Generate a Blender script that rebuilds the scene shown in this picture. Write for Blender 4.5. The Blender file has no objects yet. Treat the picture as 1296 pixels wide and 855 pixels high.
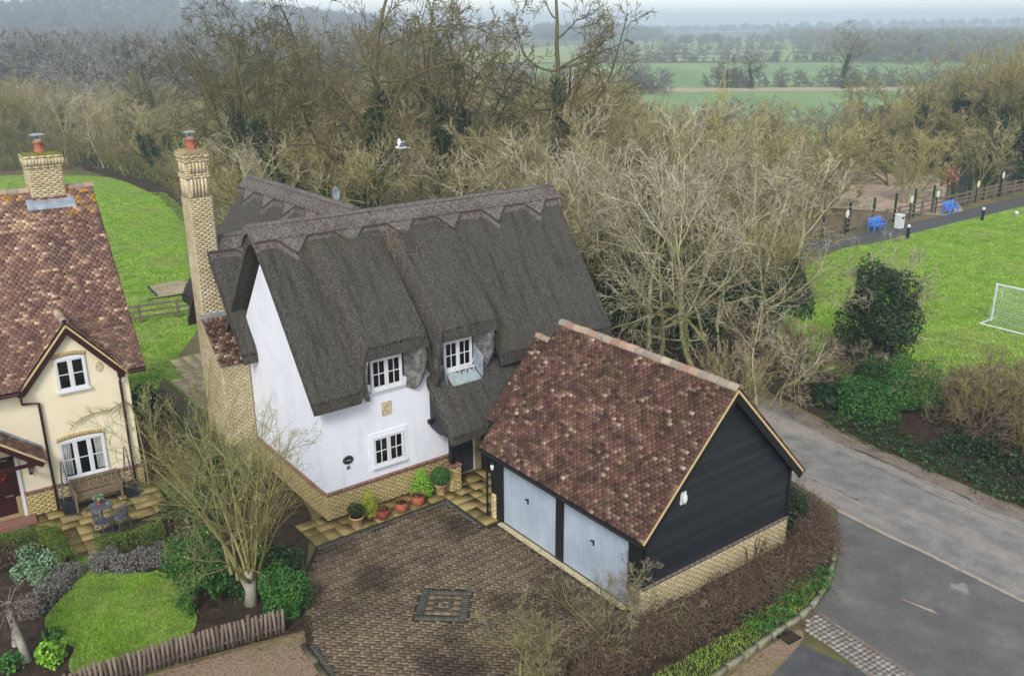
import bpy, math, random
import numpy as np
from mathutils import Matrix, Vector

rad = math.radians
SC = bpy.context.scene
COL = SC.collection

# ------------------------------------------------------------------ camera
CAM_H, CAM_PITCH, CAM_ROLL = 14.42, rad(18.919), rad(-0.315)
cam_data = bpy.data.cameras.new('camera')
cam_data.sensor_width = 36.0
cam_data.lens = 1150.67 / 1296 * 36
cam_data.clip_start = 0.5
cam_data.clip_end = 9000
cam = bpy.data.objects.new('camera', cam_data)
COL.objects.link(cam)
cam.matrix_world = Matrix.Translation((0, 0, CAM_H)) @ Matrix.Rotation(rad(90) - CAM_PITCH, 4, 'X') @ Matrix.Rotation(CAM_ROLL, 4, 'Z')
SC.camera = cam

# ------------------------------------------------------------------ sky, sun, exposure
SUN_EL, SUN_AZ = rad(40), rad(190)          # azimuth from +Y clockwise: behind the camera, to its left
world = bpy.data.worlds.new('World')
SC.world = world
world.use_nodes = True
nt = world.node_tree
nt.nodes.clear()
sky = nt.nodes.new('ShaderNodeTexSky')
sky.sky_type = 'NISHITA'
sky.sun_disc = False
sky.sun_elevation = SUN_EL
sky.sun_rotation = SUN_AZ
sky.air_density = 1.0
sky.dust_density = 0.9
sky.ozone_density = 1.0
hs = nt.nodes.new('ShaderNodeHueSaturation')   # an overcast sky: the same light with its blue washed out
hs.inputs['Saturation'].default_value = 0.42
hs.inputs['Value'].default_value = 1.0
bg = nt.nodes.new('ShaderNodeBackground')
bg.inputs['Strength'].default_value = 0.15
wo = nt.nodes.new('ShaderNodeOutputWorld')
nt.links.new(sky.outputs[0], hs.inputs['Color'])
nt.links.new(hs.outputs[0], bg.inputs['Color'])
nt.links.new(bg.outputs[0], wo.inputs['Surface'])
sun_data = bpy.data.lights.new('sun', 'SUN')
sun_data.energy = 1.5
sun_data.angle = rad(16)
sun_data.color = (1.0, 0.97, 0.93)
sun = bpy.data.objects.new('sun', sun_data)
COL.objects.link(sun)
sd = Vector((math.sin(SUN_AZ) * math.cos(SUN_EL), math.cos(SUN_AZ) * math.cos(SUN_EL), math.sin(SUN_EL)))
sun.rotation_euler = (-sd).to_track_quat('-Z', 'Y').to_euler()
sun.location = sd * 60
vs = SC.view_settings
vs.view_transform = 'Standard'
vs.look = 'None'
vs.exposure = 0.72
vs.gamma = 1.0
vs.use_curve_mapping = False
SC.cycles.max_bounces = 6
SC.cycles.diffuse_bounces = 3
SC.cycles.glossy_bounces = 2
SC.cycles.volume_bounces = 2
SC.cycles.transparent_max_bounces = 8

# ------------------------------------------------------------------ materials
def srgb(c):
    if isinstance(c, str):
        c = [int(c[i:i + 2], 16) / 255 for i in (0, 2, 4)]
        return tuple(((x + .055) / 1.055) ** 2.4 if x > .04045 else x / 12.92 for x in c)
    return tuple(c)

def M(name, cols, rough=.85, scale=4., detail=5., tone=0., bump=0., bscale=None, spec=.25, metal=0.,
      stain=None, world_co=False, objvar=0., stretch=(1, 1, 1), lo=.32, hi=.68, bdist=.02, emit=None, rot=0., stain2=None, band=None):
    """noise (or per-piece tone) through a colour ramp, optional stains and bump"""
    m = bpy.data.materials.new(name)
    m.use_nodes = True
    n = m.node_tree
    N, L = n.nodes, n.links
    b = N['Principled BSDF']
    if world_co:
        co = N.new('ShaderNodeNewGeometry').outputs['Position']
    else:
        co = N.new('ShaderNodeTexCoord').outputs['Object']
    mp = N.new('ShaderNodeMapping')
    mp.inputs['Scale'].default_value = stretch
    mp.inputs['Rotation'].default_value = (0, 0, rot)
    L.new(co, mp.inputs['Vector'])
    nz = N.new('ShaderNodeTexNoise')
    nz.inputs['Scale'].default_value = scale
    nz.inputs['Detail'].default_value = detail
    nz.inputs['Roughness'].default_value = .62
    L.new(mp.outputs[0], nz.inputs['Vector'])
    mr = N.new('ShaderNodeMapRange')
    mr.inputs['From Min'].default_value = lo
    mr.inputs['From Max'].default_value = hi
    L.new(nz.outputs['Fac'], mr.inputs['Value'])
    fac = mr.outputs[0]
    if tone > 0:
        at = N.new('ShaderNodeAttribute')
        at.attribute_name = 't'
        mx = N.new('ShaderNodeMix')
        mx.inputs['Factor'].default_value = tone
        L.new(fac, mx.inputs[2])
        L.new(at.outputs['Fac'], mx.inputs[3])
        fac = mx.outputs[0]
    cr = N.new('ShaderNodeValToRGB')
    el = cr.color_ramp.elements
    cols = [srgb(c) for c in cols]
    while len(el) < len(cols):
        el.new(.5)
    for i, c in enumerate(cols):
        el[i].position = i / max(1, len(cols) - 1)
        el[i].color = (*c, 1)
    L.new(fac, cr.inputs[0])
    col = cr.outputs[0]
    for st in (stain, stain2):
        if not st:
            continue
        sc_col, sscale, slo, shi, amt = st[:5]
        n2 = N.new('ShaderNodeTexNoise')
        n2.inputs['Scale'].default_value = sscale
        n2.inputs['Detail'].default_value = 5
        n2.inputs['Roughness'].default_value = .65
        if len(st) > 5:                       # streaks: stretched along one axis
            mp2 = N.new('ShaderNodeMapping')
            mp2.inputs['Scale'].default_value = st[5]
            if len(st) > 6:                   # aligned with a direction on the ground
                mp2.vector_type = 'TEXTURE'
                mp2.inputs['Rotation'].default_value = (0, 0, st[6])
            L.new(co, mp2.inputs['Vector'])
            L.new(mp2.outputs[0], n2.inputs['Vector'])
        else:
            L.new(co, n2.inputs['Vector'])
        m2 = N.new('ShaderNodeMapRange')
        m2.inputs['From Min'].default_value = slo
        m2.inputs['From Max'].default_value = shi
        m2.inputs['To Max'].default_value = amt
        L.new(n2.outputs['Fac'], m2.inputs['Value'])
        mc = N.new('ShaderNodeMix')
        mc.data_type = 'RGBA'
        L.new(m2.outputs[0], mc.inputs[0])
        L.new(col, mc.inputs[6])
        mc.inputs[7].default_value = (*srgb(sc_col), 1)
        col = mc.outputs[2]
    if objvar > 0:                            # every plant a little lighter or darker than its neighbour
        oi = N.new('ShaderNodeObjectInfo')
        m4 = N.new('ShaderNodeMapRange')
        m4.inputs['To Min'].default_value = 1 - objvar
        m4.inputs['To Max'].default_value = 1 + objvar
        L.new(oi.outputs['Random'], m4.inputs['Value'])
        sc4 = N.new('ShaderNodeVectorMath')
        sc4.operation = 'SCALE'
        L.new(col, sc4.inputs[0])
        L.new(m4.outputs[0], sc4.inputs['Scale'])
        col = sc4.outputs[0]
    L.new(col, b.inputs['Base Color'])
    b.inputs['Roughness'].default_value = rough
    b.inputs['Specular IOR Level'].default_value = spec
    b.inputs['Metallic'].default_value = metal
    if bump > 0:
        n3 = N.new('ShaderNodeTexNoise')
        n3.inputs['Scale'].default_value = bscale or scale * 4
        n3.inputs['Detail'].default_value = 6
        n3.inputs['Roughness'].default_value = .7
        L.new(mp.outputs[0], n3.inputs['Vector'])
        bp = N.new('ShaderNodeBump')
        bp.inputs['Strength'].default_value = bump
        bp.inputs['Distance'].default_value = bdist
        L.new(n3.outputs['Fac'], bp.inputs['Height'])
        L.new(bp.outputs[0], b.inputs['Normal'])
    return m

MAT = {}
GAIN = {'ground': 1.35, 'grass': 1.25, 'blade': 1.45, 'field_green': 1.15, 'asphalt': 1.95, 'asphalt_side': 1.6, 'asphalt_dark': 1.35, 'thatch': 1.5, 'thatch_wing': 1.5, 'thatch_ridge': 1.35, 'tile_purple': 1.12,
        'tile_house': 1.25, 'render_white': .9, 'paint_white': .9, 'door_grey': .98, 'paver': .95, 'paver_dark': 1.1, 'bark_olive': 1.25, 'bark_dark': 1.2, 'bark_pale': 1.2, 'twig_pale': 1.3, 'twig_yellow': 1.35,
        'twig_brown': 1.5, 'twig_purple': 1.4, 'twig_oak': 1.3, 'leaf_brown': .95, 'board_black': .5, 'paint_black': .8, 'leaf_ivy': 1.0, 'leaf_dark': .95, 'bed_soil': 1.2, 'leaf_litter': .95}
def mk(key, cols, *a, **k):
    g = GAIN.get(key, 1.)
    MAT[key] = M(key, [tuple(min(.9, x * g) for x in srgb(c)) for c in cols], *a, **k)

mk('ground', ['4a3d2c', '5d4e38', '6b5e42', '54502f'], scale=.6, world_co=True, bump=.6, bscale=9, stain=('4b5a2a', .12, .45, .62, .8))
mk('grass', ['4f6a22', '66852e', '7e993c', '98a856'], scale=2.2, world_co=True, bump=.9, bscale=26, bdist=.05, stain=('8f905a', .3, .48, .7, .6), stain2=('47611f', 1.1, .5, .7, .6), rough=.95, spec=.1)
mk('blade', ['426118', '628428', '84a03c', 'a8aa60'], scale=3, tone=.8, rough=.8, spec=.15, stain=('989664', .3, .48, .7, .55), stain2=('4a6422', 1.1, .5, .7, .5), world_co=True)
mk('field_green', ['687f52', '758b5e', '83976a'], scale=.05, world_co=True, rough=.95, spec=.05, stretch=(1, .25, 1), stain=('7c9a5a', .02, .5, .7, .6))
mk('field_pale', ['8c9560', '9aa06a', '8a9a58', 'a9a47a'], scale=.015, world_co=True, rough=.95, spec=.05)
mk('field_stubble', ['a39478', 'b5a58a', '97886c'], scale=.2, world_co=True, rough=.95, spec=.05)
mk('dry_clearing', ['a08c78', 'b5a08a', '96846e', 'c0ae9a'], scale=.7, world_co=True, rough=.95, bump=.5, bscale=5, stain=('6f6a44', .5, .55, .7, .6))
mk('bed_soil', ['2a2019', '3a2d22', '4a3a2b'], scale=3, world_co=True, bump=1., bscale=22, bdist=.06, stain=('3c4420', 1.2, .52, .68, .7))
mk('asphalt', ['504e4b', '5c5a56', '696661'], scale=1.4, detail=9, world_co=True, bump=.35, bscale=60, bdist=.01, rough=.8,
   stain=('ab9f8e', 1.0, .46, .7, .75, (9., 1.1, 1.), rad(-54.4)), stain2=('3f3e3c', 14, .5, .72, .5))
mk('asphalt_side', ['464442', '504e4b', '5c5a56'], scale=.8, detail=9, world_co=True, bump=.35, bscale=60, bdist=.01, rough=.75,
   stain=('8f8a82', .3, .55, .75, .6), stain2=('35332f', 14, .5, .72, .5))
mk('asphalt_dark', ['3c3c3b', '474645', '51504e'], scale=2, detail=8, world_co=True, bump=.3, bscale=50, rough=.7)
mk('gravel_tan', ['6e5a48', '8a745d', '9d8a70'], scale=14, world_co=True, bump=.8, bscale=40, stain=('5c6a2a', .6, .52, .7, .7))
mk('gravel_edge', ['6c6052', '85786a', '94867a'], scale=10, world_co=True, bump=.8, bscale=40, stain=('4e4436', .8, .45, .7, .7))
mk('road_seam', ['9a8a78', 'a99a88', '8c7e70'], scale=3, world_co=True, bump=.3)
mk('pale_patch', ['8f8e8a', '83827e', '777672'], scale=4, world_co=True)
mk('paver', ['584b3b', '6a5a48', '796853', '86765c', '6f5f4b'], tone=.62, scale=9, world_co=True, bump=.35, bscale=50, bdist=.008, rough=.72,
   stain=('362c22', .38, .46, .64, .85), stain2=('494528', .9, .54, .72, .6))
mk('paver_dark', ['45443a', '504f46', '5a594e'], tone=.7, scale=9, world_co=True, bump=.3, bscale=50, rough=.75, stain=('2a261c', .6, .55, .7, .6))
mk('paver_joint', ['2a231b', '3a3122'], scale=8, world_co=True, rough=.95, stain=('3f4a1c', .8, .5, .65, .7))
mk('slab', ['7c6c3a', '8e7e4c', '9c8a5a', '6a5a30', 'a89868'], tone=.7, scale=4, world_co=True, bump=.3, bscale=30, rough=.7, stain=('4a4420', .9, .5, .68, .75))
mk('slab_pale', ['a8956c', 'b5a37c', 'c0b08c', '9c8a62'], tone=.7, scale=4, world_co=True, bump=.3, bscale=30, rough=.75, stain=('7a6c48', .9, .52, .7, .6))
mk('kerb', ['77725f', '8b8672', '6a6a4c'], scale=6, world_co=True, bump=.4, stain=('565c2c', 1.5, .48, .65, .7))
mk('sett', ['6c665c', '827b70', '98938a', '5c564c'], tone=.8, scale=9, world_co=True, bump=.4, bscale=40)
mk('iron', ['1c1a19', '2b2624'], rough=.6, scale=10)
mk('thatch', ['25231f', '3d3a35', '55514b', '6c6761'], scale=24, detail=12, stretch=(1.35, .65, .65), bump=.9, bscale=60, bdist=.06, rough=.95, spec=.1, lo=.3, hi=.72,
   stain=('5a5640', .8, .5, .72, .5), stain2=('2a2522', 1.0, .48, .7, .55, (4., .45, .45)))
mk('thatch_wing', ['25231f', '3d3a35', '55514b', '6c6761'], scale=24, detail=12, stretch=(.65, 1.35, .65), bump=.9, bscale=60, bdist=.06, rough=.95, spec=.1, lo=.3, hi=.72, stain=('55563c', .9, .52, .74, .45))
mk('thatch_ridge', ['3a3632', '5e5853', '7a736d', '90887f'], scale=17, detail=12, bump=1., bscale=50, bdist=.06, rough=.95, spec=.1, lo=.3, hi=.72,
   stain=('4e4a42', 1.4, .5, .7, .6))
mk('thatch_cheek', ['4a4845', '625f5b', '7d7a76', '8d8b88'], scale=5, detail=10, bump=.8, bscale=40, bdist=.03, rough=.9, spec=.15)
mk('ligger_and_shadow', ['3a332c', '54493e'], scale=8, rough=.9)
mk('straw', ['9a7448', 'b58a56', '7e5f3e'], tone=.9, scale=4, rough=.8)
mk('render_white', ['e4e6ee', 'eceef4', 'f0f1f6'], scale=1.1, rough=.8, spec=.2, bump=.08, bscale=30, stain=('c4c8cc', .5, .52, .8, .5), stain2=('b9bcb8', 1.0, .56, .8, .45, (2.6, 2.6, .25)))
mk('render_cream', ['dccfae', 'e3d7b8', 'e8ddc0'], scale=.9, rough=.85, spec=.2, bump=.08, bscale=30, stain=('c3b186', .7, .58, .8, .5))
mk('brick_buff', ['a08a58', 'ae9864', 'b9a572', 'c2b07e', 'a58a5a'], tone=.55, scale=14, bump=.3, bscale=60, bdist=.006, rough=.85, stain=('6e5c38', 1.1, .55, .72, .5))
mk('brick_chimney', ['a3926c', 'b09f7a', 'bcac88', 'cdc0a2', 'a8946c'], tone=.55, scale=14, bump=.3, bscale=60, bdist=.006, rough=.85, stain=('e2ddd0', .8, .55, .7, .6), stain2=('5f5a34', .9, .6, .75, .5))
mk('brick_pale', ['b29c6c', 'c2ae80', 'cdbb8e', 'd6c9a4', 'b79e70'], tone=.55, scale=14, bump=.3, bscale=60, bdist=.006, rough=.85, stain=('8a7a54', 1.3, .55, .72, .6), stain2=('6f6a34', .8, .62, .76, .6))
mk('brick_cap', ['6e4a44', '80584e', '8f6a5c', '75564e'], tone=.8, scale=10, bump=.3, rough=.85)
mk('mortar', ['8f7f5a', 'a08f68'], scale=12, rough=.95, stain=('5f5a40', 1, .55, .7, .6))
mk('board_black', ['090b0d', '14171b', '2a2e34'], tone=.75, scale=6, stretch=(.3, .3, 4), bump=.6, bscale=30, rough=.42, spec=.5)
mk('paint_black', ['111214', '1a1b1d'], scale=6, rough=.5, spec=.4)
mk('tile_purple', ['2a1e1a', '452f28', '5b4036', '6f5245', '8c7562', 'c4b4a0'], tone=.8, scale=16, bump=.4, bscale=60, bdist=.006, rough=.85,
   stain=('1c1812', 1.3, .46, .66, .7), stain2=('5a562e', 1.1, .56, .74, .6))
mk('tile_house', ['3f302a', '58423a', '6f5448', '8a6d5a', 'ac8f75', 'cbb192'], tone=.72, scale=16, bump=.4, bscale=60, bdist=.006, rough=.85,
   stain=('463436', .9, .5, .7, .5), stain2=('a89a8c', .7, .62, .8, .4))
mk('tile_lichen', ['b07a2a', '8a6a3c', 'c08a3a', '7a5a4a'], tone=.85, scale=12, bump=.4, rough=.9)
mk('tile_ridge', ['8f6e5c', 'a68a74', 'b8a58c', '877d72', 'a89a80', 'b08a70'], tone=.9, scale=9, bump=.35, rough=.85, stain=('5a5a48', 2, .55, .75, .6))
mk('tile_undercloak', ['b79c6a', 'c8b080', 'a88c5c'], tone=.5, scale=8, bump=.3, rough=.9)
mk('felt', ['241a18', '30221f'], scale=6)
mk('door_grey', ['9aa5b0', 'a3adb8', 'acb5bf'], scale=1.2, rough=.45, spec=.4, stain=('84909f', .8, .55, .75, .5))
mk('paint_white', ['d8d9da', 'e2e3e4'], scale=3, rough=.5, spec=.4)
mk('paint_maroon', ['2f0d10', '3a1214'], scale=4, rough=.4, spec=.5)
mk('paint_navy', ['232c38', '2c3746'], scale=3, rough=.4, spec=.5)
mk('glass_dark', ['060708', '0b0d0f'], scale=2, rough=.06, spec=.6)
mk('curtain', ['7d7d78', '9a9a94', 'b5b5ae'], scale=5, stretch=(6, 1, .4), rough=.9)
mk('lead', ['6d757c', '848d95', '98a1a8'], scale=4, rough=.5, spec=.4, stain=('b5bcc0', 1.5, .55, .75, .6))
mk('verdigris', ['7d9097', '93a3a6', 'a8a596'], scale=5, rough=.6, stain=('9a6a42', 3, .6, .7, .7))
mk('terracotta', ['8a4a34', 'a35a40', 'b26a4c'], scale=7, rough=.8, stain=('6a4a3c', 2.5, .55, .75, .5))
mk('terracotta_red', ['6e2f28', '843c30', '93503e'], scale=7, rough=.7)
mk('pot_tan', ['a38560', 'b8986e', 'c4a67e'], scale=6, rough=.8)
mk('pot_blue', ['3e4648', '525c5e', '6a7272'], scale=6, rough=.5)
mk('soil', ['1d1512', '2c211b'], scale=20, bump=.8)
mk('chimney_clay', ['9a5844', 'ab6a54', '8c5446'], scale=5, rough=.8)
mk('steel', ['a8adb0', 'c2c6c8'], scale=4, rough=.3, metal=.8, spec=.5)
mk('stone_pale', ['b9ae8c', 'c6bb9a', 'a89c7a'], scale=8, bump=.4, stain=('8a8058', 4, .55, .7, .7))
mk('moss', ['5a5a1e', '78762e', '8a8a3e'], scale=8, bump=1, rough=1)
mk('wood_grey', ['5c5046', '71645a', '857a6e'], tone=.6, scale=7, stretch=(1, 1, .2), bump=.4, rough=.9)
mk('wood_bench', ['5d5040', '74664f', '8a7c66'], tone=.6, scale=7, bump=.3, rough=.85)
mk('picket', ['54483e', '6b5c50', '83756a', '4a3f30'], tone=.7, scale=6, stretch=(1, 1, .25), bump=.4, rough=.9, stain=('4e5228', 2, .6, .75, .6))
mk('sleeper', ['3f3a2c', '575240', '6a654e'], scale=5, bump=.4, stain=('4b5a26', 1.5, .5, .68, .6))
mk('wrought', ['3c4048', '4d525c', '5e646e'], scale=6, rough=.5, spec=.4)
mk('planter', ['23262b', '32363c'], scale=5, rough=.5)
mk('bench_blue', ['2359b4', '3a78d0', '6aa4ea'], tone=.5, scale=4, rough=.5)  # pale end of the ramp paints sky reflection on the slats
mk('plastic_white', ['c8cac8', 'd8dad8'], scale=4, rough=.5)
mk('fence_green', ['12281f', '1a382c'], scale=4, rough=.6)
mk('cream_sign', ['cfc69a', 'dcd4ac'], scale=3)
mk('net', ['b9c2ba', 'cdd5ce'], scale=3)
mk('bark_olive', ['4c4a28', '66633a', '7a774a', '8d8a60'], scale=5, tone=.55, bump=.4, bscale=20, rough=.95, spec=.1)
mk('bark_dark', ['302c1e', '46412b', '5a5438', '565832'], scale=4, tone=.55, bump=.4, bscale=18, rough=.95, spec=.1)
mk('bark_pale', ['6f6a5a', '8a8576', 'a09b8c', '77744e'], scale=4, tone=.55, bump=.4, bscale=18, rough=.95, spec=.1)
mk('bark_lichen', ['6a6838', '8b8852', 'a8a47c', 'c0bca4'], scale=3, tone=.5, bump=.4, bscale=18, rough=.95, spec=.1)
mk('pond', ['4a5658', '566264'], scale=.05, rough=.08, spec=.6)
mk('twig_far', ['6c6960', '7f7c72', '928f84'], tone=.9, scale=3, rough=.9, spec=.1)
mk('twig_garden', ['55522e', '736e42', '928c60', 'ada684'], tone=.9, scale=3, rough=.9, spec=.15)
mk('twig_pale', ['3c3a1e', '595532', '7a7450', 'a09880', 'bcb4a4'], tone=.9, scale=3, rough=.9, objvar=.4, spec=.15)
mk('twig_yellow', ['44401f', '645d36', '857d58', 'a29a7c'], tone=.9, scale=3, rough=.9, objvar=.4, spec=.15)
mk('twig_brown', ['3c3a1e', '5a552f', '787148', '999066'], tone=.9, scale=3, rough=.9, objvar=.4, spec=.15)
mk('twig_purple', ['44382f', '58493d', '6b5a4c', '7e6e60'], tone=.9, scale=3, rough=.9, objvar=.4, spec=.15)
mk('twig_oak', ['38341f', '4a452c', '5d563a', '706a4c'], tone=.9, scale=3, rough=.9, objvar=.4, spec=.1)
mk('leaf_dark', ['14280f', '1e3a15', '2c4d1c', '3d5f28'], tone=.9, scale=2, rough=.5, objvar=.2, spec=.35)
mk('leaf_ivy', ['12220f', '1b3215', '27431b', '37562a'], tone=.9, scale=2, rough=.55, objvar=.2, spec=.3)
mk('leaf_mid', ['22481a', '336325', '4a7c30', '5f9140'], tone=.9, scale=2, rough=.6, objvar=.2, spec=.25)
mk('leaf_bright', ['4c7a1c', '699a2a', '86b23a', '9cc04e'], tone=.9, scale=2, rough=.6, spec=.2)
mk('leaf_box', ['33471a', '4a5f22', '627a2e', '7d8f40'], tone=.9, scale=2, rough=.7, spec=.2)
mk('leaf_yellow', ['6c7a1e', '8a962c', 'a3aa3c', 'b5b850'], tone=.9, scale=2, rough=.7, spec=.2)
mk('leaf_silver', ['4c4a42', '6a665e', '87847e', '6a7060'], tone=.9, scale=2, rough=.85, spec=.1)
mk('leaf_sage', ['4e6648', '68825f', '84a07c', '9ab592'], tone=.9, scale=2, rough=.8, spec=.1)
mk('leaf_brown', ['40342a', '574839', '6c5b49', '80705c'], tone=.9, scale=2, rough=.85, spec=.1)
mk('leaf_russet', ['8a5a44', '9c6c52', 'b0846a'], tone=.9, scale=2, rough=.8)
mk('leaf_litter', ['3a2d20', '54402e', '6d5640', '86704f'], tone=.9, scale=2, rough=.95)
mk('bird_white', ['c8cace', 'dcdee2'], scale=3)
mk('bird_grey', ['4a4c50', '5c5e62'], scale=3)
mk('glasshouse', ['c9d0d4', 'dce2e5'], scale=.05, rough=.4)
mk('far_wall', ['a89c8c', 'b8ac9c'], scale=1)
mk('far_roof', ['6a5248', '7a6054'], scale=1)
mk('wreath_red', ['7a1c1c', '9a2c28', '4a4a20'], scale=14)
mk('tarpaulin', ['1b1c1f', '26282b'], scale=3, rough=.5, bump=.5, bscale=8)

# ------------------------------------------------------------------ builders
XF = {}                                   # object name -> (location, rotation about z) of its thing
ROOT = {}

def thing(name, label, cat, loc=(0, 0, 0), rz=0., group=None):
    o = bpy.data.objects.new(name, None)
    o.empty_display_size = .3
    COL.objects.link(o)
    o.location = loc
    o.rotation_euler = (0, 0, rz)
    o['label'] = label
    o['category'] = cat
    if group:
        o['group'] = group
    XF[o.name] = (np.array(loc, float), rz)
    return o

def tag(o, label, cat, group=None):
    o['label'] = label
    o['category'] = cat
    if group:
        o['group'] = group
    return o

def world_of(o):
    while o.parent is not None:
        o = o.parent
    return XF.get(o.name, (np.zeros(3), 0.))

def to_world(o, P):
    loc, rz = world_of(o)
    c, s = math.cos(rz), math.sin(rz)
    P = np.asarray(P, float)
    return np.stack([P[..., 0] * c - P[..., 1] * s, P[..., 0] * s + P[..., 1] * c, P[..., 2]], -1) + loc

def link(name, me, mat, parent=None, kind=None):
    o = bpy.data.objects.new(name, me)
    COL.objects.link(o)
    if mat is not None:
        if not me.materials:
            me.materials.append(MAT[mat] if isinstance(mat, str) else mat)
    if parent is not None:
        o.parent = parent
    if kind:
        o['kind'] = kind
    return o

def mesh_np(name, V, F, t=None, smooth=False):
    """V (n,3), F (m,k) with one k, t per face"""
    V = np.ascontiguousarray(V, np.float32)
    F = np.ascontiguousarray(F, np.int32)
    me = bpy.data.meshes.new(name)
    me.vertices.add(len(V))
    me.vertices.foreach_set('co', V.ravel())
    me.loops.add(F.size)
    me.loops.foreach_set('vertex_index', F.ravel())
    me.polygons.add(len(F))
    me.polygons.foreach_set('loop_start', np.arange(0, F.size, F.shape[1], dtype=np.int32))
    me.polygons.foreach_set('loop_total', np.full(len(F), F.shape[1], np.int32))
    if smooth:
        me.polygons.foreach_set('use_smooth', np.ones(len(F), bool))
    if t is not None:
        a = me.attributes.new('t', 'FLOAT', 'FACE')
        a.data.foreach_set('value', np.ascontiguousarray(t, np.float32))
    me.update(calc_edges=True)
    return me

BOXF = np.array([(0, 3, 2, 1), (4, 5, 6, 7), (0, 1, 5, 4), (1, 2, 6, 5), (2, 3, 7, 6), (3, 0, 4, 7)])
BOXV = np.array([(-1, -1, -1), (1, -1, -1), (1, 1, -1), (-1, 1, -1), (-1, -1, 1), (1, -1, 1), (1, 1, 1), (-1, 1, 1)], float) * .5

def rotz(a):
    c, s = math.cos(a), math.sin(a)
    return np.array([[c, -s, 0], [s, c, 0], [0, 0, 1.]])

def rotx(a):
    c, s = math.cos(a), math.sin(a)
    return np.array([[1, 0, 0], [0, c, -s], [0, s, c]])

def roty(a):
    c, s = math.cos(a), math.sin(a)
    return np.array([[c, 0, s], [0, 1, 0], [-s, 0, c]])

class MB:
    """collects shapes for ONE mesh"""
    def __init__(self):
        self.v, self.f, self.t, self.n = [], [], [], 0
    def add(self, V, F, t=.5):
        V = np.asarray(V, float)
        self.v.append(V)
        self.f += [tuple(int(i) + self.n for i in f) for f in F]
        self.t += [t] * len(F)
        self.n += len(V)
        return self
    def box(self, c, d, R=None, t=.5):
        V = BOXV * np.array(d, float)
        if R is not None:
            V = V @ (rotz(R) if np.isscalar(R) else R).T
        return self.add(V + np.array(c, float), BOXF, t)
    def ext(self, x0, x1, y0, y1, z0, z1, t=.5):
        return self.box(((x0 + x1) / 2, (y0 + y1) / 2, (z0 + z1) / 2), (x1 - x0, y1 - y0, z1 - z0), None, t)
    def bar(self, a, b, w, h=None, t=.5, up=(0, 0, 1)):
        a, b = np.array(a, float), np.array(b, float)
        d = b - a
        L = np.linalg.norm(d)
        y = d / L
        up = np.array(up, float)
        if abs(y @ up) > .98:
            up = np.array((1., 0, 0))
        x = np.cross(y, up); x /= np.linalg.norm(x)
        z = np.cross(x, y)
        return self.box((a + b) / 2, (w, L, h or w), np.stack([x, y, z], 1), t)
    def prism(self, poly, axis, a0, a1, t=.5):
        """poly in the two other axes (in order), extruded along axis"""
        n = len(poly)
        V = []
        for a in (a0, a1):
            for p in poly:
                q = [p[0], p[1]]
                q.insert(axis, a)
                V.append(q)
        F = [tuple(range(n))[::-1], tuple(range(n, 2 * n))]
        F += [(i, (i + 1) % n, n + (i + 1) % n, n + i) for i in range(n)]
        return self.add(V, F, t)
    def lathe(self, prof, c=(0, 0, 0), seg=16, t=.5, cap=True):
        c = np.array(c, float)
        a = np.linspace(0, 2 * math.pi, seg, endpoint=False)
        V = np.concatenate([np.stack([r * np.cos(a), r * np.sin(a), np.full(seg, z)], 1) for r, z in prof]) + c
        F = []
        for i in range(len(prof) - 1):
            for j in range(seg):
                k = (j + 1) % seg
                F.append((i * seg + j, i * seg + k, (i + 1) * seg + k, (i + 1) * seg + j))
        if cap:
            F.append(tuple(range(seg))[::-1])
            F.append(tuple(range((len(prof) - 1) * seg, len(prof) * seg)))
        return self.add(V, F, t)
    def tube(self, pts, r, m=6, t=.5):
        P = np.array(pts, float)[None]
        R = np.full((1, P.shape[1]), r) if np.isscalar(r) else np.array(r, float)[None]
        V, F, _ = tubes(P, R, m)
        F = [tuple(f) for f in F]
        n = P.shape[1]
        F.append(tuple(range(m))[::-1]); F.append(tuple(range((n - 1) * m, n * m)))
        return self.add(V, F, t)
    def build(self, name, mat, parent=None, kind=None, smooth=False):
        me = bpy.data.meshes.new(name)
        V = np.concatenate(self.v)
        me.from_pydata(V.tolist(), [], self.f)
        a = me.attributes.new('t', 'FLOAT', 'FACE')
        a.data.foreach_set('value', np.array(self.t, np.float32))
        if smooth:
            me.polygons.foreach_set('use_smooth', np.ones(len(me.polygons), bool))
        me.update()
        return link(name, me, mat, parent, kind)

def tubes(P, R, m):
    B, K, _ = P.shape
    T = np.empty_like(P)
    T[:, 1:-1] = P[:, 2:] - P[:, :-2]
    T[:, 0] = P[:, 1] - P[:, 0]
    T[:, -1] = P[:, -1] - P[:, -2]
    T /= np.linalg.norm(T, axis=2, keepdims=True) + 1e-9
    main = (P[:, -1] - P[:, 0])
    main = main / (np.linalg.norm(main, axis=1, keepdims=True) + 1e-9)
    ref = np.where(np.abs(main[:, 2:3]) > .8, np.array([[1., .13, 0]]), np.array([[.1, .05, 1.]]))[:, None, :]
    a = np.cross(T, np.broadcast_to(ref, T.shape))
    a /= np.linalg.norm(a, axis=2, keepdims=True) + 1e-9
    b = np.cross(T, a)
    ang = np.arange(m) * 2 * math.pi / m
    V = P[:, :, None, :] + R[:, :, None, None] * (np.cos(ang)[None, None, :, None] * a[:, :, None, :] + np.sin(ang)[None, None, :, None] * b[:, :, None, :])
    idx = np.arange(B * K * m).reshape(B, K, m)
    nx = np.roll(idx, -1, axis=2)
    F = np.stack([idx[:, :-1], nx[:, :-1], nx[:, 1:], idx[:, 1:]], -1).reshape(-1, 4)
    br = np.repeat(np.arange(B), (K - 1) * m)
    return V.reshape(-1, 3), F, br

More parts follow.
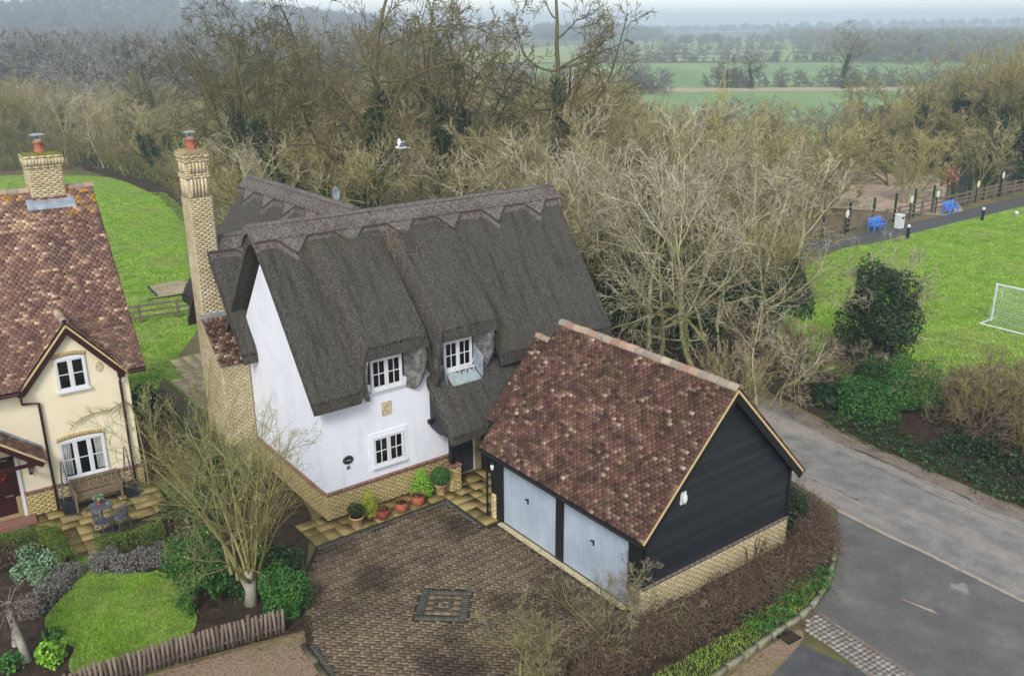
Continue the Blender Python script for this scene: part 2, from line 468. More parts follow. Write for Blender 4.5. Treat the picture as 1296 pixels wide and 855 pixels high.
# camera projection, used only to choose which pieces of a large surface become objects of their own
_cm = np.array(cam.matrix_world.inverted())
def seen(P):
    Q = P @ _cm[:3, :3].T + _cm[:3, 3]
    d = -Q[:, 2]
    fx = 1150.67 / 1296
    u, v = Q[:, 0] / d * fx, Q[:, 1] / d * fx
    return (np.abs(u) < .5) & (np.abs(v) < .5 * 855 / 1296), np.linalg.norm(P - np.array([0, 0, CAM_H]), axis=1)

_pm = {}
def pieces(parent, name, mat, specs, limit=290, stuff=None, face=None):
    """specs: (centre, dims, R 3x3, tone, normal) in the parent's frame. The largest in view become objects, the rest one mesh."""
    if not specs:
        return
    C = np.array([s[0] for s in specs])
    W = to_world(parent, C)
    loc, rz = world_of(parent)
    vis, dist = seen(W)
    Nn = np.array([s[4] for s in specs]) @ rotz(rz).T
    facing = ((np.array([0, 0, CAM_H]) - W) * Nn).sum(1) > 0
    score = dist + np.where(vis & facing, 0, 1e4)
    order = np.argsort(score, kind='stable')
    keep = order[:limit] if len(specs) > limit else order
    ks = set(int(i) for i in keep)
    for i in keep:
        c, d, R, t, _ = specs[i]
        tb = round(float(t) * 11) / 11
        key = (name, mat, tuple(round(x, 3) for x in d), tb)
        me = _pm.get(key)
        if me is None:
            me = mesh_np(name, BOXV * np.array(d), BOXF, np.full(6, tb))
            me.materials.append(MAT[mat])
            _pm[key] = me
        o = bpy.data.objects.new(name, me)
        COL.objects.link(o)
        o.parent = parent
        m4 = np.eye(4); m4[:3, :3] = R; m4[:3, 3] = c
        o.matrix_local = Matrix(m4.tolist())
    rest = [specs[i] for i in range(len(specs)) if i not in ks]
    if rest:
        V = np.concatenate([(BOXV * np.array(d)) @ np.asarray(R).T + np.array(c) for c, d, R, t, _ in rest])
        F = np.concatenate([BOXF + 8 * i for i in range(len(rest))])
        T = np.repeat([s[3] for s in rest], 6)
        link(stuff or (name + '_field'), mesh_np(name, V, F, T), mat, parent, 'stuff')

I3 = np.eye(3)
def bricks(specs, p0, ang, length, z0, z1, rng, depth=.1, bl=.225, bh=.075, j=.01, proud=.0, tonef=None, phase=0):
    """running bond along direction ang from p0 (plan), face to the right of travel... outward normal = travel rotated -90"""
    c, s = math.cos(ang), math.sin(ang)
    R = rotz(ang)
    nrm = (s, -c, 0)
    nrow = max(1, int(round((z1 - z0) / bh)))
    h = (z1 - z0) / nrow
    for r in range(nrow):
        x = -bl / 2 if (r + phase) % 2 else 0.
        while x < length - .02:
            a, b = max(x, 0), min(x + bl, length)
            x += bl
            if b - a < .04:
                continue
            m = (a + b) / 2
            off = -proud + rng.uniform(-.001, .0015)
            pos = (p0[0] + c * m - nrm[0] * (depth / 2 + off), p0[1] + s * m - nrm[1] * (depth / 2 + off), z0 + h * (r + .5))
            t = rng.random() if tonef is None else tonef(m, z0 + h * (r + .5), rng)
            specs.append((pos, (round(b - a - .004, 3), depth, round(h - j, 4)), R, t, nrm))

def tile_roof(specs, p0, a, b, La, Lb, rng, w=.165, gauge=.1, keep=None, tone=None):
    """plain tiles on a slope: p0 eave corner, a along the eave, b up the slope"""
    p0, a, b = (np.array(q, float) for q in (p0, a, b))
    n = np.cross(a, b)
    if n[2] < 0:
        n = -n
    rows = int(Lb / gauge)
    for r in range(rows):
        y = r * gauge
        nx = int(La / w) + 1
        sh = (r % 2) * w / 2
        for i in range(nx + 1):
            x0, x1 = i * w - sh, (i + 1) * w - sh
            x0, x1 = max(x0, 0), min(x1, La)
            if x1 - x0 < .04:
                continue
            x = (x0 + x1) / 2
            if keep and not keep(x, y):
                continue
            tilt = rad(4.5) + rng.normal(0, .012)
            yaw = rng.normal(0, .012)
            R = np.stack([a, b, np.cross(a, b)], 1)
            if R[2, 2] < 0:
                R = np.stack([-a, b, np.cross(-a, b)], 1)
            R = R @ rotx(-tilt) @ rotz(yaw)
            c = p0 + a * x + b * (y + .075) + n * (.012 + rng.uniform(0, .004))
            specs.append((tuple(c), (round(x1 - x0 - .003, 3), .17, .03), R, tone(x, y, rng) if tone else rng.random(), tuple(n)))

def poly_sheet(name, pts, z, mat, kind='structure', parent=None, thick=0., sub=False):
    n = len(pts)
    me = bpy.data.meshes.new(name)
    V = [(x, y, z) for x, y in pts]
    F = [tuple(range(n))]
    if thick:
        V += [(x, y, z - thick) for x, y in pts]
        F += [tuple(range(2 * n - 1, n - 1, -1))]
        F += [(i, n + i, n + (i + 1) % n, (i + 1) % n) for i in range(n)]
    me.from_pydata(V, [], F)
    me.update()
    if me.polygons[0].normal.z < 0:
        me.flip_normals()
    return link(name, me, mat, parent, kind)

def smooth_poly(pts, it=2):
    P = np.array(pts, float)
    for _ in range(it):
        Q = np.roll(P, -1, 0)
        P = np.stack([P * .75 + Q * .25, P * .25 + Q * .75], 1).reshape(-1, 2)
    return [tuple(p) for p in P]

def in_poly(x, y, pts):
    x, y = np.asarray(x), np.asarray(y)
    r = np.zeros(x.shape, bool)
    n = len(pts)
    for i in range(n):
        (x0, y0), (x1, y1) = pts[i], pts[(i + 1) % n]
        c = ((y0 > y) != (y1 > y))
        xi = (x1 - x0) * (y - y0) / ((y1 - y0) or 1e-9) + x0
        r ^= c & (x < xi)
    return r

# ------------------------------------------------------------------ plants
def leaves_mesh(name, C, size, rng, up=.3, aspect=.6, tone=None, N=None):
    """small folded leaf faces at points C"""
    n = len(C)
    nr = rng.normal(size=(n, 3)) * (1 - up)
    nr[:, 2] += up * 1.5
    if N is not None:
        nr += N
    nr /= np.linalg.norm(nr, axis=1, keepdims=True)
    d = rng.normal(size=(n, 3))
    d -= (d * nr).sum(1, keepdims=True) * nr
    d /= np.linalg.norm(d, axis=1, keepdims=True) + 1e-9
    e = np.cross(nr, d)
    s = size * rng.uniform(.6, 1.35, (n, 1))
    V = np.stack([C - d * s * .5, C + e * s * aspect * .5 + nr * s * .08, C + d * s * .5, C - e * s * aspect * .5 + nr * s * .08], 1).reshape(-1, 3)
    F = np.arange(4 * n).reshape(n, 4)
    t = rng.random(n) if tone is None else np.clip(tone, 0, 1)
    return mesh_np(name, V, F, t)

def march(start, dirs, L, k, wig, up, rng):
    B = len(start)
    P = np.empty((B, k + 1, 3))
    P[:, 0] = start
    d = dirs.copy()
    for i in range(k):
        d = d + rng.normal(0, wig, (B, 3))
        d[:, 2] += up
        d /= np.linalg.norm(d, axis=1, keepdims=True) + 1e-9
        P[:, i + 1] = P[:, i] + d * (L / k)[:, None]
    return P

def spawn(P, R, n, t0, t1, ang, asd, lf, k, wig, up, rr, rng, tip=.28, lmin=.12, lo_fall=.38):
    B, K, _ = P.shape
    idx = np.repeat(np.arange(B), n)
    t = rng.uniform(t0, t1, len(idx))
    g = t * (K - 1)
    i0 = np.minimum(g.astype(int), K - 2)
    fr = (g - i0)[:, None]
    pos = P[idx, i0] * (1 - fr) + P[idx, i0 + 1] * fr
    tan = P[idx, i0 + 1] - P[idx, i0]
    tan /= np.linalg.norm(tan, axis=1, keepdims=True) + 1e-9
    r0 = (R[idx, i0] * (1 - fr[:, 0]) + R[idx, i0 + 1] * fr[:, 0]) * rr
    plen = np.linalg.norm(np.diff(P, axis=1), axis=2).sum(1)
    q = rng.normal(size=(len(idx), 3))
    q -= (q * tan).sum(1, keepdims=True) * tan
    q /= np.linalg.norm(q, axis=1, keepdims=True) + 1e-9
    a = np.radians(rng.normal(ang, asd, len(idx)))[:, None]
    d = tan * np.cos(a) + q * np.sin(a)
    L = plen[idx] * lf * (1 - lo_fall * (t - t0) / max(1e-6, t1 - t0)) * rng.uniform(.65, 1.3, len(idx))
    L = np.maximum(L, lmin)
    C = march(pos, d, L, k, wig, up, rng)
    Rr = r0[:, None] * np.linspace(1, tip, k + 1)[None]
    return C, Rr

def tree_meshes(seed, H, stems, spec, r0, twig_min, lean=.12, wig=.08, split=2, up0=.03, k0=9, name='tree', first=.25, stem_spread=.25):
    """spec: list of (n, t0, t1, angle, sd, length, segs, sides, wiggle, up, radius ratio). Returns trunk and crown meshes."""
    rng = np.random.default_rng(seed)
    st = np.zeros((stems, 3))
    if stems > 1:
        st[:, :2] = rng.normal(0, stem_spread, (stems, 2))
    d = rng.normal(0, lean, (stems, 3))
    if stems > 1:
        d[:, :2] += st[:, :2] * .55
    d[:, 2] = 1
    d /= np.linalg.norm(d, axis=1, keepdims=True)
    L = H * rng.uniform(.8, 1.0, stems)
    P = march(st, d, L, k0, wig, up0, rng)
    R = (r0 * rng.uniform(.75, 1.1, stems))[:, None] * (np.linspace(1, .22, k0 + 1) ** 1.1)[None]
    R[:, 0] *= 1.35
    levels = [(P, R, 7)]
    for (n, t0, t1, ang, sd_, lf, k, m, wg, up, rr) in spec:
        P, R = spawn(P, R, n, t0, t1, ang, sd_, lf, k, wg, up, rr, rng)
        R = np.maximum(R, twig_min * (.55 + .45 * np.linspace(1, 0, R.shape[1]))[None])
        levels.append((P, R, m))
    out = []
    for grp in (levels[:split], levels[split:]):
        Vs, Fs, Ts, n0 = [], [], [], 0
        for li, (P, R, m) in enumerate(grp):
            V, F, br = tubes(P, R, m)
            Vs.append(V); Fs.append(F + n0); n0 += len(V)
            hz = P[:, -1, 2] / max(.1, H)
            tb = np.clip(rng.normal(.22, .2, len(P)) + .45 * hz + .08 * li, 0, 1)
            Ts.append(tb[br])
        out.append(mesh_np(name, np.concatenate(Vs), np.concatenate(Fs), np.concatenate(Ts)))
    return out, levels

def ivy_mesh(seed, levels, n, hmax, spread, size, name='ivy'):
    rng = np.random.default_rng(seed)
    P, R, _ = levels[0]
    B, K, _ = P.shape
    b = rng.integers(0, B, n)
    t = rng.uniform(0, hmax, n) * (K - 1)
    i0 = np.minimum(t.astype(int), K - 2)
    fr = (t - i0)[:, None]
    c = P[b, i0] * (1 - fr) + P[b, i0 + 1] * fr
    q = rng.normal(size=(n, 3)); q[:, 2] *= .6
    q /= np.linalg.norm(q, axis=1, keepdims=True)
    lump = .55 + .45 * np.sin(c[:, 2] * 2.3 + b * 1.7) * np.sin(np.arctan2(q[:, 1], q[:, 0]) * 2 + c[:, 2])
    c = c + q * (spread * lump * rng.uniform(.3, 1., n) ** .5)[:, None]
    return leaves_mesh(name, c, size, rng, up=.35, N=q * .8, tone=rng.beta(2, 3, n))

def blob_points(rng, n, r, lumps=7, lump=.28, shell=.35, bottom=-.6):
    """points in a lumpy ellipsoid shell"""
    r = np.array(r, float)
    d = rng.normal(size=(n * 2, 3))
    d /= np.linalg.norm(d, axis=1, keepdims=True)
    d = d[d[:, 2] > bottom][:n]
    k = rng.normal(size=(lumps, 3)); k /= np.linalg.norm(k, axis=1, keepdims=True)
    f = np.exp(((d @ k.T) - 1) * 7).max(1)
    rad_ = (1 - lump + lump * f * 1.35) * (1 - shell * rng.random(len(d)) ** 1.6)
    return d * rad_[:, None] * r, d, f

def bush(name, label, cat, loc, r, n, size, mat, seed, group=None, stem=True, lump=.28, lumps=8, up=.3, shell=.45, zc=None, twigs=None):
    rng = np.random.default_rng(seed)
    th = thing(name, label, cat, loc, 0, group)
    P, d, f = blob_points(rng, n, r, lumps, lump, shell)
    zc = r[2] * .62 if zc is None else zc
    P[:, 2] += zc
    P[:, 2] = np.maximum(P[:, 2], .03)
    me = leaves_mesh('foliage', P, size, rng, up=up, N=d * .7, tone=rng.normal(.42, .2, len(P)) + .22 * (f - .5))
    link('foliage', me, mat, th)
    if stem:
        (tr, cr), _ = tree_meshes(seed + 1, r[2] * 1.2, 4, [(6, .2, .95, 45, 15, .6, 3, 3, .15, .02, .6)], .025, .006, lean=.3, split=1, k0=4, name='stem', stem_spread=.08)
        link('stem', tr, 'bark_dark', th)
        link('branch', cr, 'bark_dark', th)
    return th

# ------------------------------------------------------------------ setting: ground, hills, fields, roads
C_ROT, C_LOC = rad(37.4), (-5.70, 24.79, 0.)
def c2w(s, d):
    c, q = math.cos(C_ROT), math.sin(C_ROT)
    return (C_LOC[0] + s * c - d * q, C_LOC[1] + s * q + d * c)

poly_sheet('ground', [(-1900, -280), (1900, -280), (1900, 2900), (-1900, 2900)], -.03, 'ground')

def hill(name, cx, cy, rx, ry, h, n=40):
    g = np.linspace(-1, 1, n)
    X, Y = np.meshgrid(g, g, indexing='ij')
    r = np.sqrt(X ** 2 + Y ** 2)
    Z = h * np.clip(np.cos(np.clip(r, 0, 1) * math.pi) * .5 + .5, 0, 1) * (1 + .12 * np.sin(X * 7) * np.cos(Y * 5)) - .3
    V = np.stack([cx + X * rx, cy + Y * ry, Z], -1).reshape(-1, 3)
    idx = np.arange(n * n).reshape(n, n)
    F = np.stack([idx[:-1, :-1], idx[1:, :-1], idx[1:, 1:], idx[:-1, 1:]], -1).reshape(-1, 4)
    return link(name, mesh_np(name, V, F, smooth=True), 'ground', None, 'structure')

def hill_z(x, y, H):
    z = np.zeros_like(x)
    for cx, cy, rx, ry, h in H:
        X, Y = (x - cx) / rx, (y - cy) / ry
        r = np.sqrt(X ** 2 + Y ** 2)
        z = np.maximum(z, h * np.clip(np.cos(np.clip(r, 0, 1) * math.pi) * .5 + .5, 0, 1) * (1 + .12 * np.sin(X * 7) * np.cos(Y * 5)) - .3)
    return z
HILLS = [(-430, 1000, 560, 650, 32), (60, 1350, 260, 420, 13), (900, 1500, 800, 500, 12)]
for q in HILLS:
    hill('hill', *q)

poly_sheet('field', [(-20, 118), (230, 118), (330, 216), (5, 216)], -.022, 'field_green')
poly_sheet('field', [(0, 216), (330, 216), (345, 229), (0, 229)], -.021, 'field_stubble')
poly_sheet('field', [(5, 229), (350, 229), (420, 380), (10, 380)], -.022, 'field_green')
poly_sheet('field', [(-20, 400), (450, 400), (900, 980), (-60, 980)], -.022, 'field_pale')
poly_sheet('pond', smooth_poly([(66, 482), (128, 478), (142, 500), (134, 545), (84, 540)], 1), -.015, 'pond')
poly_sheet('field', [(20, 78), (36, 71), (42, 88), (46, 112), (24, 112), (17, 90)], -.02, 'dry_clearing')
poly_sheet('rear_lawn', smooth_poly([(-13.2, 31.5), (-15.2, 35), (-16, 46), (-18.5, 56), (-24, 70), (-32, 86), (-42, 95), (-56, 96), (-70, 76), (-52, 44), (-24, 30), (-17, 29)], 2), -.016, 'grass')
poly_sheet('park_lawn', [(11.5, 41), (14, 47), (18.5, 56), (22.5, 60.5), (34.6, 69.6), (43.5, 76.4), (60, 88), (85, 70), (60, 30), (19.6, 29), (16.2, 32.8), (14, 35.2)], -.018, 'grass')
PATH = [(19.5, 59.2), (25.6, 62.2), (34.5, 69.2), (44.0, 76.2), (60, 87), (58.5, 90), (43.2, 78.6), (34.3, 71.4), (25.2, 65.0), (19, 62)]
poly_sheet('park_path', PATH, -.012, 'asphalt_dark')
poly_sheet('woodland_floor', smooth_poly([(-14, 44), (-18, 55), (-26, 71), (-34, 86), (-50, 103), (-60, 130), (0, 130), (20, 90), (19, 62), (13, 46), (10.8, 36), (6, 33), (3, 36), (-8, 42)], 1), -.015, 'bed_soil')

ROAD = [(13.48, 20.44), (12.02, 22.62), (11.13, 23.83), (10.2, 25.25), (9.3, 27.3), (8.2, 29.2), (6.2, 31.8), (3.4, 34.8), (-.5, 38.6), (-5, 43.6), (-8, 49), (-5, 50.5), (-2.2, 45.6), (2.0, 41.0), (6.0, 37.6), (9.0, 35.6), (11.1, 33.1), (12.4, 30.2),
        (13.65, 28.2), (14.75, 26.5), (15.9, 24.94), (19.5, 19.5), (24, 12.5), (19, 12)]
poly_sheet('road', ROAD, -.010, 'asphalt')
SIDE = [(13.5, 20.46), (12.05, 22.64), (11.15, 23.85), (10.22, 25.27), (9.87, 24.3), (9.42, 22.77), (8.56, 21.02), (7.7, 19.95), (7.95, 19.95), (9.05, 18.2), (9.55, 17.4), (10.9, 15.2), (11.8, 13), (19, 12)]
poly_sheet('side_road', SIDE, -.006, 'asphalt_side')
poly_sheet('parking_bay', [(6.9, 18.9), (8.35, 17.6), (9.6, 15.3), (10.6, 13), (4.6, 13), (5.2, 16.6), (6.1, 18.0)], -.009, 'asphalt_dark')
poly_sheet('verge', smooth_poly([(7.35, 19.4), (6.6, 18.95), (5.2, 17.75), (3.9, 16.3), (3.2, 14.6), (5.2, 14.8), (5.5, 17.0), (6.4, 18.0), (7.2, 18.9)], 1), -.007, 'gravel_tan')
seam = [(13.48, 20.44), (12.02, 22.62), (11.13, 23.83), (10.2, 25.25)]
def strip(name, pts, w, z, mat, kind='structure'):
    P = np.array(pts, float)
    T = np.gradient(P, axis=0); T /= np.linalg.norm(T, axis=1, keepdims=True)
    Nn = np.stack([-T[:, 1], T[:, 0]], 1) * w / 2
    return poly_sheet(name, [tuple(p) for p in P + Nn] + [tuple(p) for p in (P - Nn)[::-1]], z, mat, kind)
def wiggle(pts, n, a, seed):
    rng = np.random.default_rng(seed)
    P = np.array(pts, float)
    L = np.concatenate([[0], np.cumsum(np.linalg.norm(np.diff(P, axis=0), axis=1))])
    q = np.linspace(0, L[-1], n)
    Q = np.stack([np.interp(q, L, P[:, 0]), np.interp(q, L, P[:, 1])], 1)
    return Q + rng.normal(0, a, Q.shape)
strip('road_seam', wiggle([(16.5, 16), *seam], 60, .012, 1), .13, -.002, 'road_seam')
strip('road_edge', wiggle([(23.4, 13.4), (15.75, 24.9), (12.3, 30.1), (11.0, 33.0), (9.0, 35.4)], 160, .05, 2), .75, -.0065, 'gravel_edge')
# worn patches on the side road
rngp = np.random.default_rng(5)
def blot(name, cx, cy, rx, ry, rot, z, mat):
    a = np.linspace(0, 2 * math.pi, 26, endpoint=False)
    r = 1 + .25 * np.sin(a * 3 + cx) + rngp.normal(0, .12, 26)
    x, y = rx * r * np.cos(a), ry * r * np.sin(a)
    c, s = math.cos(rot), math.sin(rot)
    poly_sheet(name, list(zip(cx + x * c - y * s, cy + x * s + y * c)), z, mat)
blot('road_patch', 12.1, 21.05, .22, .24, 0, -.002, 'pale_patch')
blot('road_patch', 10.7, 20.2, .45, .045, -.75, -.002, 'road_seam')
blot('road_patch', 12.6, 18.3, .22, .16, .4, -.002, 'pale_patch')
for k, pts in enumerate([[(14.9, 24.6), (13.4, 26.6), (12.4, 28.3), (11.6, 29.4)], [(11.2, 25.6), (10.7, 26.5), (9.9, 27.4)]]):
    strip('road_crack', wiggle(pts, 40, .035, 30 + k), .022, -.003, 'asphalt_dark')

# beds and small lawn
poly_sheet('garden_bed', [(-15.8, 23.6), (-13.2, 24.6), (-10.4, 25.0), (-9.0, 26.5), (-11.6, 31.5), (-9.4, 31.5), (-6.3, 25.1), (-6.0, 23.2), (-5.75, 21.2), (-5.3, 19.4), (-9.6, 17.5), (-10.2, 16.6), (-16, 16.6)], -.014, 'bed_soil')
LAWN = smooth_poly([(-12.65, 22.7), (-12.29, 22.86), (-12.03, 22.49), (-11.59, 22.09), (-11.0, 21.85), (-10.37, 21.92), (-9.87, 22.07), (-9.29, 21.49), (-8.89, 20.83), (-8.24, 20.12), (-8.07, 19.46), (-8.22, 19.1), (-8.8, 18.75), (-9.54, 18.16), (-10.12, 17.74), (-10.52, 17.8), (-10.73, 18.27), (-10.77, 18.65), (-10.96, 18.87), (-11.3, 18.96), (-11.78, 19.34), (-12.06, 19.76), (-12.13, 20.16), (-12.08, 20.85), (-12.06, 21.59), (-12.22, 22.09)], 1)
poly_sheet('front_lawn', LAWN, .02, 'grass', thick=.05)
poly_sheet('gravel_strip', [(-9.6, 17.3), (-5.3, 19.25), (-4.35, 17.6), (-2.7, 15.3), (-9, 15.3)], -.008, 'gravel_tan')
poly_sheet('hedge_bed', [(-.9, 15.2), (.98, 17.55), (2.5, 19.45), (3.25, 19.8), (8.05, 23.4), (7.3, 25.2), (9.0, 26.9), (9.7, 25.0), (9.45, 23.4), (8.9, 22.0), (7.8, 20.3), (6.6, 19.15), (4.9, 17.75), (2.8, 15.2)], -.013, 'bed_soil')
poly_sheet('bank', smooth_poly([(10.4, 35.6), (11.6, 33.2), (12.8, 30.4), (14.1, 28.3), (15.2, 26.6), (16.4, 25.0), (19.7, 20), (24, 26), (19.6, 30.5), (15.8, 34.5), (13.6, 37.5), (11.2, 39)], 1), -.011, 'bed_soil')

# ---- block paved driveway, herringbone with a pattern square
def framed(name, mat, pts, z, loc, rz):
    o = poly_sheet(name, pts, z, mat)
    o.location = (*loc[:2], 0)
    o.rotation_euler = (0, 0, rz)
    XF[o.name] = (np.array([loc[0], loc[1], 0.]), rz)
    return o
rng = np.random.default_rng(11)
DR_W = [c2w(-.98, -1.36), c2w(3.42, -1.36), c2w(3.42, -3.3), c2w(3.9, -3.5), c2w(3.9, -9.2), (2.45, 19.5), (.95, 17.6), (-.9, 15.2), (-2.6, 15.2), (-4.15, 17.65), (-4.92, 18.8), (-5.72, 21.2)]
PV_LOC, PV_ROT = (-1.84, 20.43), rad(-3.5)
cq, sq = math.cos(-PV_ROT), math.sin(-PV_ROT)
def w2p(p):
    x, y = p[0] - PV_LOC[0], p[1] - PV_LOC[1]
    return (x * cq - y * sq, x * sq + y * cq)
DRL = [w2p(p) for p in DR_W]
drive = framed('driveway', 'paver_joint', [w2p(p) for p in [c2w(-.98, -1.12), c2w(3.64, -1.12), c2w(3.64, -3.25), c2w(4.1, -3.3), c2w(4.1, -9.2), (2.5, 19.45), (1.0, 17.55), (-.86, 15.2), (-2.62, 15.2), (-4.3, 17.6), (-5.1, 18.75), (-5.86, 21.2)]], -.006, PV_LOC, PV_ROT)
sp, sp2 = [], []
g = .105
UP = (0, 0, 1)
for r in range(-60, 70):
    for c in range(-50, 60):
        m = (c - r) % 4
        if m == 0:
            cx, cy, d = (c + 1) * g, (r + .5) * g, (.2, .1, .03)
        elif m == 3:
            cx, cy, d = (c + .5) * g, (r + 1) * g, (.1, .2, .03)
        else:
            continue
        if max(abs(cx), abs(cy)) < 6.6 * g or not in_poly(cx, cy, DRL):
            continue
        sp.append(((cx, cy, -.0135 + rng.normal(0, .0015)), d, rotx(rng.normal(0, .008)) @ rotz(rng.normal(0, .012)), rng.random(), UP))
def ring(h0, h1, specs, perp):
    # bricks filling the square ring between half sizes h0<h1 (in brick units)
    w = (h1 - h0) * g
    for side in range(4):
        R = rotz(side * math.pi / 2)
        n = int(round((h1 + h0) * (1 if perp else .5)))
        for i in range(n):
            st = (h1 + h0) * g / n
            x = -h1 * g + (i + .5) * st
            y = -(h0 + h1) / 2 * g
            p = R @ np.array([x, y, -.0125])
            specs.append((tuple(p), (round(st - .006, 3), round(w - .006, 3), .03), R, rng.random(), UP))
ring(4.3, 6.5, sp2, True)
ring(2.4, 4.3, sp, False)
ring(1.4, 2.4, sp2, False)
ring(.5, 1.4, sp, False)
sp2.append(((0, 0, -.0125), (.1, .1, .03), I3, .3, UP))
# dark soldier border along the slabs
def border(a, b, specs, w=.21):
    a, b = np.array(w2p(a)), np.array(w2p(b))
    L = np.linalg.norm(b - a); n = int(L / g); d = (b - a) / L
    ang = math.atan2(d[1], d[0])
    nn = np.array([d[1], -d[0]])
    for i in range(n):
        p = a + d * (i + .5) * L / n + nn * w / 2
        specs.append(((p[0], p[1], -.012), (.099, .2, .03), rotz(ang) @ rotx(rng.normal(0, .01)), rng.random(), UP))
border(c2w(-.98, -1.14), c2w(3.62, -1.14), sp2)
border(c2w(3.62, -1.36), c2w(3.62, -3.2), sp2)
border((-4.32, 17.64), (-5.08, 18.74), sp2)
pieces(drive, 'brick', 'paver', sp, 285, 'brick_field')
pieces(drive, 'dark_brick', 'paver_dark', sp2, 290, 'dark_brick_field')

# ---- stone slabs along the cottage and through the porch
def slabs(parent, x0, x1, y0, y1, rng, keep=None, mat='slab', sizes=(.45, .6, .75), z=.012):
    sp = []
    y = y0
    while y < y1 - .1:
        h = min(rng.choice([.42, .5, .6]), y1 - y)
        if y1 - y - h < .2:
            h = y1 - y
        x = x0
        while x < x1 - .05:
            w = min(rng.choice(sizes), x1 - x)
            if x1 - x - w < .2:
                w = x1 - x
            if keep is None or keep(x + w / 2, y + h / 2):
                sp.append(((x + w / 2, y + h / 2, z - .025 + rng.normal(0, .002)), (round(w - .018, 3), round(h - .018, 3), .05), rotx(rng.normal(0, .006)), rng.random(), UP))
            x += w
        y += h
    pieces(parent, 'slab', mat, sp, 290)
spath = framed('slab_path', 'paver_joint', [(-1.0, .35), (-1.0, -1.1), (3.62, -1.1), (3.62, -3.3), (7.6, -3.3), (7.6, -.02), (0, -.02), (0, .35)], -.004, C_LOC, C_ROT)
slabs(spath, -.98, 3.62, -1.1, -.12, np.random.default_rng(3))
slabs(spath, 3.64, 6.6, -3.25, -.12, np.random.default_rng(4))
slabs(spath, -.98, -.12, -.1, .34, np.random.default_rng(6))
# garage threshold
tb = MB(); tb.ext(3.96, 4.13, -8.9, -3.42, -.02, .035)
o = tb.build('threshold', 'stone_pale', None, 'structure'); o.location = (C_LOC[0], C_LOC[1], 0); o.rotation_euler = (0, 0, C_ROT)

# ---- patio of the cream house
H_ROT, H_LOC = rad(35.04), (-12.581, 26.889, 0.)
patio = framed('patio', 'paver_joint', [(-3.2, -.02), (.75, -.02), (.75, -2.15), (-1.5, -2.35), (-1.45, -3.9), (-2.6, -3.3), (-2.75, -2.0), (-3.2, -1.6)], -.004, H_LOC, H_ROT)
slabs(patio, -3.1, .7, -2.1, -.05, np.random.default_rng(7), keep=lambda x, y: x > -2.9 or y > -1.4)
slabs(patio, -2.55, -1.5, -3.75, -2.12, np.random.default_rng(8), sizes=(.5, .55))
# rear garden: paving, gravel bed with an edging
rpav = framed('garden_paving', 'grass', [(-1.3, -4.2), (1.3, -4.2), (1.3, 3.0), (-1.3, 3.0)], -.012, (-13.7, 37.2), C_ROT)
slabs(rpav, -1.2, 1.2, -4.0, 2.8, np.random.default_rng(9), keep=lambda x, y: abs(x - .18 * y) < .95, mat='slab_pale', sizes=(.55, .6, .75))
poly_sheet('gravel_bed', [(-21.5, 51.8), (-20.1, 53.0), (-16.6, 51.6), (-19.9, 49.4)], .02, 'dry_clearing', thick=.05)

# ------------------------------------------------------------------ shared building parts
def window(th, x0, x1, z0, z1, y, casements=2, rows=2, cols=2, sill=True, mat='paint_white', curtains=False, fw=.06, surround=None):
    """casement window facing -y on the wall plane y"""
    f = MB()
    yo, yi = y - .06, y + .02
    f.ext(x0, x0 + fw, yo, yi, z0, z1); f.ext(x1 - fw, x1, yo, yi, z0, z1)
    f.ext(x0 + fw, x1 - fw, yo, yi, z1 - fw, z1); f.ext(x0 + fw, x1 - fw, yo, yi, z0, z0 + fw)
    w = (x1 - x0 - 2 * fw)
    cw = w / casements
    for i in range(1, casements):
        f.ext(x0 + fw + i * cw - .035, x0 + fw + i * cw + .035, yo + .004, yi, z0 + fw, z1 - fw)
    pane = []
    for i in range(casements):
        a, b = x0 + fw + i * cw + (.035 if i else 0), x0 + fw + (i + 1) * cw - (.035 if i < casements - 1 else 0)
        st = .032
        f.ext(a, a + st, yo + .012, yi - .01, z0 + fw, z1 - fw); f.ext(b - st, b, yo + .012, yi - .01, z0 + fw, z1 - fw)
        f.ext(a + st, b - st, yo + .012, yi - .01, z0 + fw, z0 + fw + st); f.ext(a + st, b - st, yo + .012, yi - .01, z1 - fw - st, z1 - fw)
        A, B_, Z0, Z1 = a + st, b - st, z0 + fw + st, z1 - fw - st
        for c in range(1, cols):
            x = A + (B_ - A) * c / cols
            f.ext(x - .013, x + .013, yo + .018, yi - .02, Z0, Z1)
        for r in range(1, rows):
            z = Z0 + (Z1 - Z0) * r / rows
            f.ext(A, B_, yo + .02, yi - .022, z - .013, z + .013)
        for c in range(cols):
            for r in range(rows):
                pane.append((A + (B_ - A) * c / cols, A + (B_ - A) * (c + 1) / cols, Z0 + (Z1 - Z0) * r / rows, Z0 + (Z1 - Z0) * (r + 1) / rows))
    win = f.build('window', mat, th)
    for a, b, c, d in pane:
        m = MB(); m.ext(a + .003, b - .003, y - .022, y - .014, c + .003, d - .003)
        m.build('pane', 'glass_dark', win)
    if sill:
        m = MB(); m.ext(x0 - .05, x1 + .05, y - .12, y + .02, z0 - .055, z0 - .002)
        m.build('sill', mat, win)
    if surround:
        m = MB(); w_ = surround
        for a, b, c, d in ((x0 - w_, x0 - .003, z0 - w_, z1 + w_), (x1 + .003, x1 + w_, z0 - w_, z1 + w_), (x0 - .003, x1 + .003, z1 + .003, z1 + w_), (x0 - .003, x1 + .003, z0 - w_, z0 - .058)):
            m.ext(a, b, y - .022, y + .01, c, d)
        m.build('surround', 'render_white', win)
    return win

